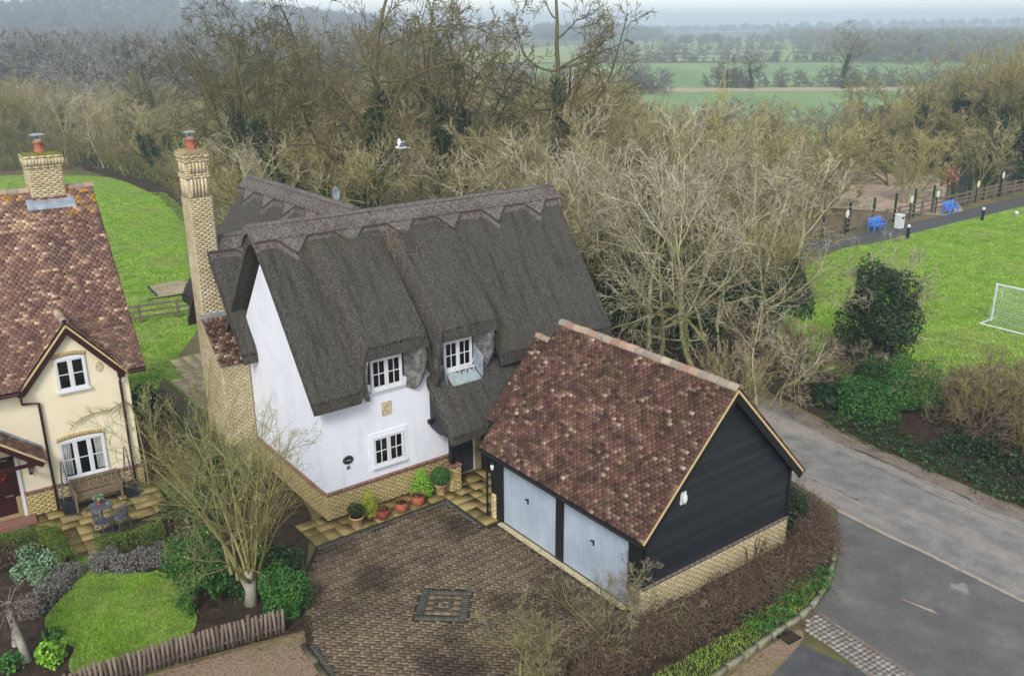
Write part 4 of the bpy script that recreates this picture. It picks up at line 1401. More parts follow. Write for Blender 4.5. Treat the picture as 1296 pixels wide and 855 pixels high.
# lamps
lp = thing('wall_lantern', 'small glass lantern on the black post at the garage corner', 'lantern', (*(np.array(G_LOC[:2]) + np.array([math.cos(G_ROT) * -.10 - math.sin(G_ROT) * 6.3, math.sin(G_ROT) * -.10 + math.cos(G_ROT) * 6.3])), 1.78), G_ROT)
m = MB(); m.lathe([(.03, -.1), (.05, -.06), (.06, .06), (.03, .1)], (0, 0, 0), 10); m.build('glass', 'paint_white', lp, smooth=True)
m = MB(); m.lathe([(.065, .1), (.05, .13), (.01, .18)], (0, 0, 0), 10); m.box((.05, 0, .02), (.06, .05, .2)); m.build('bracket', 'paint_black', lp)
lp = thing('bulkhead_light', 'white oval bulkhead light on the black boarded gable', 'light', (*(np.array(G_LOC[:2]) + np.array([math.cos(G_ROT) * 1.33 + math.sin(G_ROT) * .03, math.sin(G_ROT) * 1.33 - math.cos(G_ROT) * .03])), 3.0), G_ROT)
m = MB(); m.lathe([(.06, 0), (.09, .02), (.10, .05), (.085, .09), (.04, .11)], seg=16)
V = np.concatenate(m.v); V[:, 1] *= 1.6
m.v = [np.stack([V[:, 0] * .8, -V[:, 2], V[:, 1]], 1)]; m.build('diffuser', 'plastic_white', lp, smooth=True)
m = MB(); m.box((0, .0, 0), (.2, .03, .34)); m.build('back_plate', 'paint_white', lp)
# the lower tiled link between garage and cottage
lk = thing('link_building', 'low tiled link roof tucked between the garage and the thatch', 'outbuilding', G_LOC, G_ROT)
LZ = 4.9
m = MB(); m.prism([(1.55, 0), (1.55, 3.1), (2.95, 4.7), (4.4, 3.1), (4.4, 0)], 1, GL + .02, 7.75); m.ext(1.6, 5.6, 7.74, 9.30, 0, 2.05); m.build('wall', 'board_black', lk)
m = MB(); m.prism([(.9, 2.50), (2.95, LZ - .06), (5.0, 2.50), (5.0, 2.55), (2.95, LZ - .005), (.9, 2.55)], 1, GL + .25, 7.88); lr = m.build('roof', 'felt', lk)
sp = []
b1k = np.array([2.05, 0, LZ - 2.55]); Lk = np.linalg.norm(b1k); b1k /= Lk
tile_roof(sp, (.88, GL + .25, 2.54), (0, 1, 0), b1k, 1.2, Lk, rng, tone=gtone)
tile_roof(sp, (5.02, GL + .25, 2.54), (0, 1, 0), np.array([-b1k[0], 0, b1k[2]]), 1.2, Lk, rng, tone=gtone)
pieces(lr, 'tile', 'tile_purple', sp, 200, 'tile_field')
half_round(lr, (2.95, GL + .3, LZ), (2.95, 7.92, LZ), 4, .12, 'tile_ridge', rng)

# ------------------------------------------------------------------ cream house at the left
hou = thing('cream_house', 'cream rendered house with a steep brown tile roof and a wall gable', 'house', H_LOC, H_ROT)
HX0, HX1, HD = -7.5, .37, 7.6
HE, HR, HY = 4.28, 9.50, 3.8             # eave height, ridge height, ridge depth
m = MB(); m.prism([(0, .8), (0, HE - .1), (HY, HR - .35), (HD, HE - .1), (HD, .8)], 0, HX0, HX1)
m.prism([(-2.6, HE - .13), (.19, HE - .13), (-1.2, 5.95)], 1, -.002, 1.6)
m.build('wall', 'render_cream', hou)
m = MB(); m.ext(HX0, HX1 + .044, -.044, HD, -.1, .8)
hp = m.build('plinth', 'mortar', hou)
rng = np.random.default_rng(61)
sp = []
bricks(sp, (-3.12, -.05), 0, 3.12 + HX1 + .05, 0, .78, rng, depth=.06)
bricks(sp, (HX1 + .05, -.05), math.pi / 2, 6, 0, .78, rng, depth=.06)
pieces(hp, 'brick', 'brick_buff', sp, 290, 'brick_field')
sp = []
for i in range(31):
    sp.append(((-3.12 + .1125 * (i + .5), -.01, .82), (.104, .16, .06), rotx(.15), rng.random(), (0, -1, 0)))
pieces(hp, 'cap_brick', 'brick_cap', sp, 60)
# roof
b1 = np.array([0, HY + .3, HR - HE]); HSL = np.linalg.norm(b1); b1 /= HSL
b2 = np.array([0, -b1[1], b1[2]])
m = MB()
kk = (HR - HE) / (HY + .3)
for xa, xb, ys in ((HX0, -2.74, -.3), (-2.73, .33, 1.3), (.34, .85, -.3)):
    za = HE + (ys + .3) * kk
    m.prism([(ys, za - .1), (HY, HR - .09), (HD + .3, HE - .1), (HD + .3, HE - .04), (HY, HR - .03), (ys, za - .04)], 0, xa, xb)
hroof = m.build('roof', 'felt', hou)
DA, DX0, DX1, DZ = -1.2, -2.72, .32, 6.1       # dormer gable apex x, eaves, apex z
def hkeep(x, y):
    X = HX0 + x
    zz = HE + y * b1[2]; yy = -.3 + y * b1[1]
    # inside the gable's own roof?
    w = abs(X - DA) / ((DX1 - DX0) / 2)
    return not (w < 1.0 and zz < DZ - .02 - (DZ - HE) * w)
def htone(x, y, r):
    f = y / HSL
    v = r.normal(.26 + .18 * f * (x < 6.4), .16) + (.4 if r.random() < (.06 + .22 * f) else 0)
    return float(np.clip(v, 0, 1))
sp = []
tile_roof(sp, (HX0, -.33, HE - .03), (1, 0, 0), b1, .87 - HX0, HSL, rng, keep=hkeep, tone=htone)
sl_ = [s for s in sp if (s[0][2] > HR - .85 and s[0][0] > .0) or (s[0][2] > HR - .25 and s[0][0] < -1.3)]
lich = set(id(s) for s in sl_ if rng.random() < .35)
pieces(hroof, 'tile', 'tile_house', [s for s in sp if id(s) not in lich], 290, 'tile_field')
pieces(hroof, 'lichen_tile', 'tile_lichen', [s for s in sp if id(s) in lich], 120, 'lichen_tile_field')
sp = []
tile_roof(sp, (HX0, HD + .33, HE - .03), (1, 0, 0), b2, .87 - HX0, HSL, rng, tone=htone)
pieces(hroof, 'tile', 'tile_house', sp, 0, 'tile_field')
half_round(hroof, (.9, HY, HR - .06), (HX0, HY, HR - .06), 26, .13, 'tile_ridge', rng)
# gable roof of the wall dormer
dl = (DX1 - DX0) / 2
m = MB()
for sg, xe in ((1, DX0), (-1, DX1)):
    a = np.array([sg * dl, 0, DZ - HE]); La = np.linalg.norm(a); a /= La
    sp = []
    yb = 1.75
    def dkeep(x, y, La=La):
        # y up the slope, x into the roof: stop where the main roof takes over
        zz = HE + (DZ - HE) * y / La
        return (-.22 + x) < (zz - HE) / b1[2] * b1[1] - .3 + .12
    tile_roof(sp, (xe - sg * .02, -.22, HE - .02), (0, 1, 0), a, yb, La, rng, keep=dkeep, tone=htone)
    pieces(hroof, 'gable_tile', 'tile_house', sp, 130, 'gable_tile_field')
    m.bar((xe, -.2, HE - .12), (DA, -.2, DZ - .14), .05, .05)
m.build('undercloak', 'tile_undercloak', hou)
m = MB()
m.prism([(DX0 + .02, HE - .07), (DA, DZ - .07), (DX1 - .02, HE - .07), (DX1 - .02, HE - .03), (DA, DZ - .03), (DX0 + .02, HE - .03)], 1, -.18, 1.0)
m.build('gable_deck', 'felt', hou)
half_round(hroof, (DA, -.22, DZ - .04), (DA, 1.15, DZ - .04), 5, .11, 'tile_ridge', rng)
for sg, xe in ((1, DX0), (-1, DX1)):
    m = MB(); m.bar((xe + sg * .06, -.16, HE - .2), (DA, -.16, DZ - .28), .04, .2); m.build('bargeboard', 'paint_maroon', hou)
for a, b in ((HX0, DX0 - .05), (DX1 + .02, .85)):
    m = MB(); m.tube([(a, -.40, HE - .1), (b, -.40, HE - .1)], .055, 8); m.build('gutter', 'paint_maroon', hou)
for pts in ([(-2.72, -.36, HE - .12), (-2.72, -.08, HE - .45), (-2.72, -.08, HE - .55), (-2.27, -.08, HE - .62), (-2.27, -.08, .02)], [(.12, -.36, HE - .12), (.10, -.08, HE - .45), (.10, -.08, .02)]):
    m = MB(); m.tube(pts, .042, 8); m.box((pts[0][0], -.3, HE - .16), (.2, .16, .14)); m.build('downpipe', 'paint_maroon', hou)
# windows with brick arches
def arch(x0, x1, z, rise=.07):
    sp = []
    n = int((x1 - x0) / .085)
    for i in range(n):
        f = (i + .5) / n
        x = x0 + (x1 - x0) * f
        zz = z + rise * (1 - (2 * f - 1) ** 2)
        sp.append(((x, -.02, zz + .06), (.072, .06, .13), roty((2 * f - 1) * .18), rng.random(), (0, -1, 0)))
    return sp
w1 = window(hou, -1.68, -.80, 3.86, 4.90, -.003, rows=2, cols=1)
w2 = window(hou, -1.95, -.62, .93, 2.22, -.003, casements=3, rows=2, cols=1)
for w, x0, x1, z in ((w1, -1.68, -.80, 4.90), (w2, -1.95, -.62, 2.22)):
    m = MB(); n = 14
    P = [(x0, z - .002), (x1, z - .002)] + [(x1 - (x1 - x0) * i / n, z + .07 * (1 - (2 * i / n - 1) ** 2)) for i in range(1, n)]
    m.prism(P, 1, -.05, .0); m.build('arch_head', 'paint_white', w)
    pieces(w, 'arch_brick', 'brick_buff', arch(x0 - .04, x1 + .04, z), 60)
for x0, x1 in ((-1.87, -1.62), (-.93, -.70)):
    m = MB()
    for i in range(4):
        m.lathe([(.035, 0), (.03, .6), (.045, 1.05)], (x0 + .03 + i * (x1 - x0) / 4, -.001, 1.07), 6)
    V = np.concatenate(m.v); V[:, 1] = V[:, 1] * .12 - .0235; m.v = [V]
    m.build('curtain', 'curtain', w2)
# oval wall plate
m = MB(); m.lathe([(.1, 0), (.115, .01), (.115, .03), (.10, .035)], seg=20)
V = np.concatenate(m.v); V[:, 1] *= 1.45
m.v = [np.stack([V[:, 0] - .43, -V[:, 2] + .005, V[:, 1] + 4.42], 1)]
m.build('wall_plate', 'stone_pale', hou)
# door, frame, canopy
m = MB(); m.ext(-4.22, -3.22, -.03, .02, .1, 2.02)
for z0, z1 in ((.25, .8), (.95, 1.35), (1.5, 1.9)):
    m.ext(-4.08, -3.36, -.045, -.03, z0, z1)
dr = m.build('door', 'paint_maroon', hou)
m = MB(); m.ext(-3.62, -3.40, -.055, -.045, .85, .9); m.build('letter_plate', 'steel', dr)
m = MB(); m.ext(-4.32, -4.23, -.07, .02, .1, 2.1); m.ext(-3.21, -3.12, -.07, .02, .1, 2.1); m.ext(-4.23, -3.21, -.07, .02, .04, .1); m.build('door_frame', 'paint_white', hou)
m = MB(); m.ext(-4.22, -3.22, -.08, -.03, 2.03, 2.16); hb = m.build('name_board', 'paint_black', hou)
text_mesh(hb, 'Cottage', .09, (-3.55, -.085, 2.095), 'paint_white')
m = MB(); m.ext(-4.5, -2.95, -.55, -.03, -.05, .1); m.build('step', 'brick_cap', hou)
cp = MB()
apex, ex, ezz, az = -3.9, 1.42, 2.12, 3.25
cp.prism([(apex - ex, ezz), (apex, az), (apex + ex, ezz), (apex + ex, ezz + .07), (apex, az + .08), (apex - ex, ezz + .07)], 1, -1.05, -.01)
can = cp.build('canopy', 'tile_undercloak', hou)
b_ = np.array([-ex, 0, az - ezz]); Lb_ = np.linalg.norm(b_); b_ /= Lb_
sp = []
tile_roof(sp, (apex + ex + .04, -1.08, ezz + .06), (0, 1, 0), b_, 1.08, Lb_, rng, tone=htone)
pieces(can, 'tile', 'tile_house', sp, 150)
m = MB(); m.bar((apex + ex + .05, -.03, ezz + .14), (apex, -.03, az + .16), .1, .05); m.build('flashing', 'lead', can)
m = MB(); m.bar((apex + ex - .05, -1.0, ezz - .08), (apex, -1.0, az - .1), .06, .16); m.bar((apex - ex + .05, -1.0, ezz - .08), (apex, -1.0, az - .1), .06, .16)
m.bar((apex - ex + .1, -1.0, ezz + .02), (apex + ex - .1, -1.0, ezz + .02), .08, .1); m.bar((apex, -1.0, ezz), (apex, -1.0, az - .1), .08)
m.bar((apex + ex - .35, -1.0, ezz - .05), (apex + ex - .35, -.08, ezz - .6), .08); m.ext(apex + ex - .4, apex + ex - .3, -.14, -.03, 1.45, 2.1); m.bar((apex + ex - .35, -1.05, ezz + .02), (apex + ex - .35, -.02, ezz + .02), .09)
m.build('bracket', 'paint_maroon', can)
wr = thing('wreath', 'round red berry wreath hung on the maroon front door', 'wreath', (H_LOC[0] + math.cos(H_ROT) * -3.72 + math.sin(H_ROT) * .09, H_LOC[1] + math.sin(H_ROT) * -3.72 - math.cos(H_ROT) * .09, 1.62), H_ROT)
m = MB()
rg = np.random.default_rng(3)
for i in range(60):
    a = rg.uniform(0, 6.28); r = .18 + rg.normal(0, .03)
    m.box((r * math.cos(a), rg.normal(0, .015), r * math.sin(a)), (.06, .03, .05), rotx(rg.uniform(0, 3)) @ rotz(rg.uniform(0, 3)))
m.build('berries', 'wreath_red', wr)
# house chimney
hc0, hc1, hy0, hy1 = -1.02, .02, HY - .24, HY + .66
hz0 = -.22
m = MB(); m.ext(hc0 + .006, hc1 - .006, hy0 + .006, hy1 - .006, HR - 1.2, 10.72 + hz0)
hch = m.build('chimney', 'mortar', hou)
sp = []
def hstack(x0, x1, y0, y1, z0, z1, depth=.05):
    for p, a, L in (((x0, y0), 0, x1 - x0), ((x1, y0), math.pi / 2, y1 - y0), ((x1, y1), math.pi, x1 - x0), ((x0, y1), -math.pi / 2, y1 - y0)):
        bricks(sp, p, a, L, z0, z1, rng, depth=depth)
hstack(hc0, hc1, hy0, hy1, 8.75, 10.40 + hz0)
hstack(hc0 - .03, hc1 + .03, hy0 - .03, hy1 + .03, 10.40 + hz0, 10.48 + hz0, .1)
for i in range(12):
    sp.append(((hc0 - .03 + (i + .5) * .0967, hy0 - .0, 10.60 + hz0), (.088, .12, .21), I3, rng.random(), (0, -1, 0)))
    sp.append(((hc0 - .03 + (i + .5) * .0967, hy1 + .0, 10.60 + hz0), (.088, .12, .21), I3, rng.random(), (0, 1, 0)))
for i in range(9):
    sp.append(((hc0 - .0, hy0 + .06 + (i + .5) * .087, 10.60 + hz0), (.12, .08, .21), I3, rng.random(), (-1, 0, 0)))
    sp.append(((hc1 + .0, hy0 + .06 + (i + .5) * .087, 10.60 + hz0), (.12, .08, .21), I3, rng.random(), (1, 0, 0)))
hstack(hc0 - .06, hc1 + .06, hy0 - .06, hy1 + .06, 10.71 + hz0, 10.80 + hz0, .12)
pieces(hch, 'brick', 'brick_chimney', sp, 290, 'brick_field')
g_ = np.linspace(0, 1, 14)
X, Y = np.meshgrid(g_, g_, indexing='ij')
Z = 10.81 + hz0 + .06 * np.sin(X * 3.14) * np.sin(Y * 3.14) + np.random.default_rng(5).normal(0, .012, X.shape)
tp = np.stack([hc0 - .05 + X * (hc1 - hc0 + .1), hy0 - .05 + Y * (hy1 - hy0 + .1), Z], -1)
bt = tp.copy(); bt[..., 2] = 10.74 + hz0
grid_solid('moss', tp, bt, 'moss', hch)
m = MB()
a = np.array([0, b1[1], b1[2]])
for x0, x1 in ((hc0 - .2, hc0 - .005), (hc1 + .005, hc1 + .2)):
    p = np.array([(x0 + x1) / 2, hy0 - .25, 0]); p[2] = HE + (p[1] + .3) / b1[1] * b1[2] + .06
    q = np.array([(x0 + x1) / 2, HY, HR + .02])
    m.bar(p, q, x1 - x0, .02)
p = np.array([hc0 - .2, hy0 - .17, 0]); p[2] = HE + (p[1] + .3) / b1[1] * b1[2] + .055
q = p.copy(); q[0] = hc1 + .2
m.bar(p, q, .34, .02, up=(0, -b1[2], b1[1]))
m.build('flashing', 'lead', hch)
pot(hch, (hc0 + hc1) / 2, HY + .2, 10.84 + hz0, .24)

# ------------------------------------------------------------------ kerbs, setts, drain, edging
def along(pts, step):
    P = np.array(pts, float)
    L = np.concatenate([[0], np.cumsum(np.linalg.norm(np.diff(P, axis=0), axis=1))])
    n = max(1, int(round(L[-1] / step)))
    q = (np.arange(n) + .5) * L[-1] / n
    x, y = np.interp(q, L, P[:, 0]), np.interp(q, L, P[:, 1])
    e = .05
    dx = np.interp(q + e, L, P[:, 0]) - np.interp(q - e, L, P[:, 0]); dy = np.interp(q + e, L, P[:, 1]) - np.interp(q - e, L, P[:, 1])
    return x, y, np.arctan2(dy, dx), L[-1] / n

def kerb_run(name, pts, step, w, h, z, mat, seed):
    rng = np.random.default_rng(seed)
    x, y, a, st = along(pts, step)
    o = poly_sheet(name, [(x[0] - .04, y[0] - .04), (x[0] + .04, y[0] - .04), (x[0], y[0] + .04)], -.02, mat)
    XF[o.name] = (np.zeros(3), 0.)
    sp = [((x[i], y[i], z + rng.normal(0, .004)), (round(st - .012, 3), w, h), rotz(a[i] + rng.normal(0, .01)), rng.random(), UP) for i in range(len(x))]
    pieces(o, 'kerb_stone', mat, sp, 200)
KERB = smooth_poly([(9.75, 25.6), (9.82, 24.6), (9.35, 22.9), (8.5, 21.1), (7.55, 19.9), (6.75, 19.3), (5.85, 18.5), (4.7, 17.55), (3.6, 16.3), (2.9, 14.8)], 2)[4:-5]
kerb_run('road_kerb', KERB, .6, .12, .2, .01, 'kerb', 1)
kerb_run('drive_kerb', [(-5.2, 18.75), (-4.42, 17.62), (-2.75, 15.3)], .9, .12, .16, .0, 'sleeper', 2)
kerb_run('drive_edging', [(2.42, 19.5), (.95, 17.6), (-.8, 15.3)], 1.2, .1, .22, .03, 'sleeper', 3)
kerb_run('gravel_edging', [(-21.5, 51.8), (-19.9, 49.3), (-16.5, 51.6)], 2.2, .12, .2, -.05, 'iron', 4)

# granite setts across the mouth of the bay
st_o = poly_sheet('sett_strip', [(7.35, 19.35), (7.95, 20.0), (9.6, 17.3), (10.95, 15.0), (10.3, 14.6), (8.35, 17.45)], -.004, 'gravel_edge')
XF[st_o.name] = (np.zeros(3), 0.)
rng = np.random.default_rng(13)
sp = []
a0, a1 = np.array([7.5, 19.75]), np.array([10.35, 15.1])
dv = (a1 - a0); LL = np.linalg.norm(dv); dv /= LL; nv = np.array([-dv[1], dv[0]])
n = int(LL / .135)
for i in range(n):
    for j in range(5):
        if i < 3 and j < 2 - i:
            continue
        p = a0 + dv * (i + .5 + .5 * (j % 2) * 0) * .135 + nv * (j - 2) * .155 + rng.normal(0, .006, 2)
        sp.append(((p[0], p[1], -.018 + rng.normal(0, .004)), (round(.112 + rng.choice([0, .006, .012]), 3), .135, .06), rotz(math.atan2(dv[1], dv[0]) + rng.normal(0, .04)) @ rotx(rng.normal(0, .03)), rng.random(), UP))
pieces(st_o, 'sett', 'sett', sp, 290)
dg = thing('drain_grate', 'rusty black iron drain grate set at the kerb by the setts', 'drain', (6.86, 19.0, 0), .6)
m = MB(); m.ext(-.24, .24, -.2, -.17, -.02, .012); m.ext(-.24, .24, .17, .2, -.02, .012); m.ext(-.24, -.21, -.17, .17, -.02, .012); m.ext(.21, .24, -.17, .17, -.02, .012); m.build('frame', 'iron', dg)
for i in range(8):
    m = MB(); m.ext(-.19 + i * .05, -.165 + i * .05, -.17, .17, -.02, .008); m.build('grate_bar', 'iron', dg)
m = MB(); m.ext(-.21, .21, -.17, .17, -.03, -.008); m.build('pit', 'soil', dg)

# ------------------------------------------------------------------ pots along the cottage wall
def plant_pot(loc, mat, prof, label, plant=None, seed=0, name='plant_pot'):
    th = thing(name, label, 'plant pot', loc, 0, 'pots along the cottage wall')
    m = MB(); m.lathe(prof, seg=20, cap=False)
    zt = max(z for r, z in prof); rt = [r for r, z in prof if z == zt][0]
    m.lathe([(prof[0][0], prof[0][1] + .004), (.001, prof[0][1] + .004)], seg=20, cap=False)
    m.build('pot', mat, th, smooth=True)
    m = MB(); m.lathe([(rt * .93, zt - .05), (.02, zt - .03)], seg=16, cap=False); m.build('soil', 'soil', th)
    rng = np.random.default_rng(seed)
    if plant:
        kind, r, h, lm, n, size = plant
        if kind == 'cone':
            z = rng.random(n) ** 1.3
            a = rng.uniform(0, 6.283, n)
            rr = r * (1 - z) ** .7 * rng.uniform(.55, 1.05, n) + .02
            C = np.stack([rr * np.cos(a), rr * np.sin(a), zt - .05 + z * h], 1)
            N = np.stack([np.cos(a), np.sin(a), np.full(n, .8)], 1)
        else:
            C, N, f = blob_points(rng, n, (r, r, h / 2), 9, .22, .5, -.8)
            C[:, 2] += zt + h * .42
        link('foliage', leaves_mesh('foliage', C, size, rng, up=.3, N=N * .6, tone=rng.normal(.5, .22, len(C))), lm, th)
        m = MB(); m.tube([(0, 0, zt - .05), (.01, 0, zt + h * .5)], .015, 5); m.build('stem', 'bark_dark', th)
    else:
        P = np.zeros((9, 3)); P[:, :2] = rng.normal(0, rt * .4, (9, 2)); P[:, 2] = zt - .05
        d = rng.normal(0, .5, (9, 3)); d[:, 2] = 1
        V, F, br = tubes(march(P, d, np.full(9, .16), 3, .2, 0, rng), np.full((9, 4), .006), 4)
        link('dead_stems', mesh_np('dead_stems', V, F, rng.random(len(F))), 'twig_brown', th)
    return th
TALL = [(.13, 0), (.15, .05), (.20, .34), (.225, .35), (.225, .40), (.205, .40)]
BELLY = [(.12, 0), (.17, .05), (.225, .18), (.215, .28), (.19, .33), (.215, .36), (.195, .36)]
LOW = [(.17, 0), (.20, .04), (.24, .2), (.26, .22), (.24, .22)]
plant_pot((-4.75, 24.36, 0), 'pot_tan', TALL, 'tall tan pot with a rounded dark green shrub, by the yellow conifer', ('blob', .30, .48, 'leaf_dark', 1500, .045), 1)
plant_pot((-4.47, 24.98, 0), 'terracotta_red', LOW, 'low dark red pot with a yellow conifer against the brick plinth', ('cone', .33, .72, 'leaf_yellow', 2600, .05), 2)
plant_pot((-4.03, 24.87, 0), 'terracotta_red', BELLY, 'bare dark red pot of soil with no plant', None, 3)
plant_pot((-3.5, 25.3, 0), 'terracotta', BELLY, 'orange terracotta pot of dead stems beside the bare dark red pot', None, 4)
plant_pot((-3.02, 25.72, 0), 'terracotta', [(r * 1.02, z) for r, z in BELLY], 'orange terracotta pot of dead stems in front of the grey-blue planter', None, 5)
plant_pot((-2.95, 26.28, 0), 'pot_blue', LOW, 'low grey-blue pot with a bright green bushy conifer', ('cone', .38, .85, 'leaf_bright', 3000, .055), 6)
plant_pot((-2.35, 26.42, 0), 'pot_tan', TALL, 'tall tan pot with a clipped round bush beside the porch pier', ('blob', .40, .66, 'leaf_mid', 2400, .05), 7)

# ------------------------------------------------------------------ garden furniture of the cream house
def h2w(s, d, z=0.):
    c, q = math.cos(H_ROT), math.sin(H_ROT)
    return (H_LOC[0] + s * c - d * q, H_LOC[1] + s * q + d * c, z)
bn = thing('garden_bench', 'weathered wooden slatted bench under the ground floor window', 'bench', h2w(-1.13, -.42), H_ROT)
for i in range(5):
    m = MB(); m.box((0, -.22 + i * .1, .43), (1.34, .08, .028), t=i / 5); m.build('seat_slat', 'wood_bench', bn)
for i in range(15):
    m = MB(); m.box((-.6 + i * .0857, .235 + .03, .70), (.045, .02, .4), rotx(-.12), t=(i * .37) % 1); m.build('back_slat', 'wood_bench', bn)
for z in (.52, .9):
    m = MB(); m.box((0, .235 + (z - .52) * .12 + .01, z), (1.36, .035, .08)); m.build('back_rail', 'wood_bench', bn)
for x in (-.68, .68):
    m = MB(); m.bar((x, -.25, .01), (x, -.25, .64), .06); m.build('leg', 'wood_bench', bn)
    m = MB(); m.bar((x, .22, .01), (x, .3, .95), .06); m.build('leg', 'wood_bench', bn)
    m = MB(); m.box((x, .0, .66), (.075, .62, .035)); m.build('arm', 'wood_bench', bn)
tb = thing('garden_table', 'small round grey metal table on the patio', 'table', (-12.55, 24.55, 0), 0)
m = MB(); m.lathe([(.33, .68), (.36, .69), (.36, .71), (.33, .72)], seg=24); m.build('table_top', 'wrought', tb)
m = MB(); m.tube([(0, 0, .3), (0, 0, .69)], .03, 8); m.build('column', 'wrought', tb)
for i in range(3):
    a = i * 2.094
    m = MB(); m.tube([(0, 0, .35), (.12 * math.cos(a), .12 * math.sin(a), .18), (.27 * math.cos(a), .27 * math.sin(a), .01)], .02, 6); m.build('leg', 'wrought', tb)
plant_pot((-12.6, 24.6, .725), 'terracotta', [(.07, 0), (.12, .13), (.13, .14), (.12, .15)], 'small orange pot with a pale succulent on the round grey table', ('blob', .16, .2, 'leaf_sage', 160, .08), 9)['group'] = 'pots on the patio'
def patio_chair(loc, rz, label):
    th = thing('garden_chair', label, 'chair', loc, rz, 'chairs at the round table')
    m = MB(); m.lathe([(.2, .42), (.215, .43), (.2, .445)], seg=18); m.build('seat', 'wrought', th)
    m = MB()
    for i in range(7):
        a = -.9 + i * .3
        m.tube([(.2 * math.sin(a), .2 * math.cos(a) * .85, .44), (.23 * math.sin(a), .24 * math.cos(a) * .9, .62), (.19 * math.sin(a), .25 * math.cos(a), .82 + .05 * math.cos(a * 1.7))], .012, 5)
    m.tube([(.22 * math.sin(a), .25 * math.cos(a), .83 + .06 * math.cos(a * 1.7)) for a in np.linspace(-1, 1, 9)], .018, 6)
    m.build('backrest', 'wrought', th)
    for sx in (-1, 1):
        for sy in (-1, 1):
            m = MB(); m.tube([(.15 * sx, .15 * sy, .43), (.17 * sx, .17 * sy, .2), (.2 * sx, .2 * sy, .005)], .014, 5); m.build('leg', 'wrought', th)
        m = MB(); m.tube([(.19 * sx, .08, .62), (.25 * sx, -.06, .63), (.2 * sx, -.12, .44)], .013, 5); m.build('arm', 'wrought', th)
patio_chair((-12.33, 24.02, 0), rad(165), 'grey metal chair drawn close to the table between table and box hedge')
patio_chair((-11.9, 24.35, 0), rad(-125), 'grey metal chair at the side of the table towards the bare tree')
def planter(s, d, label):
    th = thing('planter', label, 'planter', h2w(s, d), H_ROT, 'planters either side of the bench')
    m = MB(); m.prism([(-.18, 0), (.18, 0), (.22, .4), (-.22, .4)], 1, -.2, .2)
    for i in range(3):
        m.tube([(-.12 + i * .12 - .05, -.21, .08), (-.12 + i * .12 - .05, -.215, .22), (-.12 + i * .12, -.217, .3), (-.12 + i * .12 + .05, -.215, .22), (-.12 + i * .12 + .05, -.21, .08)], .01, 4)
    m.ext(-.24, .24, -.23, .23, .39, .43)
    m.build('box', 'planter', th)
    m = MB(); m.ext(-.19, .19, -.18, .18, .40, .44); m.build('soil', 'soil', th)
    for sx in (-1, 1):
        for sy in (-1, 1):
            m = MB(); m.bar((.14 * sx, .14 * sy, .42), (.02 * sx, .02 * sy, 1.75), .022); m.build('obelisk_rod', 'wrought', th)
    m = MB()
    for z in (.75, 1.1, 1.4):
        r = .14 * (1 - (z - .42) / 1.5)
        m.ext(-r, r, -r - .006, -r + .006, z, z + .012); m.ext(-r, r, r - .006, r + .006, z, z + .012)
    m.build('obelisk_ring', 'wrought', th)
planter(-2.0, -.42, 'black square planter with an obelisk, between downpipe and bench')
planter(-.14, -.42, 'black square planter with an obelisk, at the house corner end of the bench')
# wall climber
rng = np.random.default_rng(15)
cl = thing('wall_climber', 'leafless brown climber trained across the cream wall', 'climber', h2w(.2, -.06), H_ROT)
def wallpts(pts):
    return [(x, -.03, z) for x, z in pts]
m = MB(); m.tube(wallpts([(.3, .0), (.28, 1.2), (.22, 2.4), (.1, 3.0), (-.1, 3.12), (-.5, 2.95), (-1.0, 2.95), (-1.45, 2.85), (-1.75, 2.6)]), [.03, .028, .025, .024, .022, .02, .018, .012, .007], 6); m.build('stem', 'twig_brown', cl)
m = MB()
for i in range(26):
    x = rng.uniform(-1.7, .1); z = 2.95 - max(0, -x - 1.2) * .5
    a = rng.choice([-1, 1]) * rng.uniform(.5, 1.4); L = rng.uniform(.15, .5)
    p1 = (x - math.cos(a) * L * .5, z + math.sin(a) * L * .5); p2 = (p1[0] - math.cos(a * .6) * L * .5, p1[1] + math.sin(a * .6) * L * .5)
    m.tube(wallpts([(x, z), p1, p2]), [.01, .007, .004], 4)
m.build('side_shoots', 'twig_brown', cl)

# ------------------------------------------------------------------ fences, goal, park furniture
pf = thing('picket_fence', 'weathered low picket fence along the front lawn', 'fence', (0, 0, 0), 0)
rng = np.random.default_rng(17)
FP = [(-10.3, 16.7), (-9.35, 17.34), (-7.66, 18.3), (-5.72, 19.25)]
x, y, a, st = along(FP, .105)
sp = []
for i in range(len(x)):
    h = .72 + rng.normal(0, .015)
    R = rotz(a[i]) @ roty(rng.normal(0, .03)) @ rotx(rng.normal(.03, .03))
    sp.append(((x[i], y[i], h / 2 + .04), (.07, .02, round(h, 2)), R, rng.random(), (.45, -.9, 0)))
pieces(pf, 'picket', 'picket', sp, 200)
m = MB()
for zz in (.2, .58):
    for (p, q) in zip(FP[:-1], FP[1:]):
        m.bar((p[0] - .02, p[1] + .04, zz), (q[0] - .02, q[1] + .04, zz), .03, .07)
m.build('rail', 'picket', pf)
x, y, a, st = along(FP, 1.8)
for i in range(len(x)):
    m = MB(); m.box((x[i] - .04, y[i] + .09, .36), (.08, .08, .76), a[i]); m.build('post', 'picket', pf)
gf = thing('boarded_screen', 'short weathered vertical board screen behind the green shrub by the drive', 'fence', (0, 0, 0), 0)
for i in range(9):
    m = MB(); m.box((-6.55 + i * .1, 21.0 + i * .06, .42), (.09, .02, .84), .55, t=(i * .4) % 1); m.build('board', 'picket', gf)
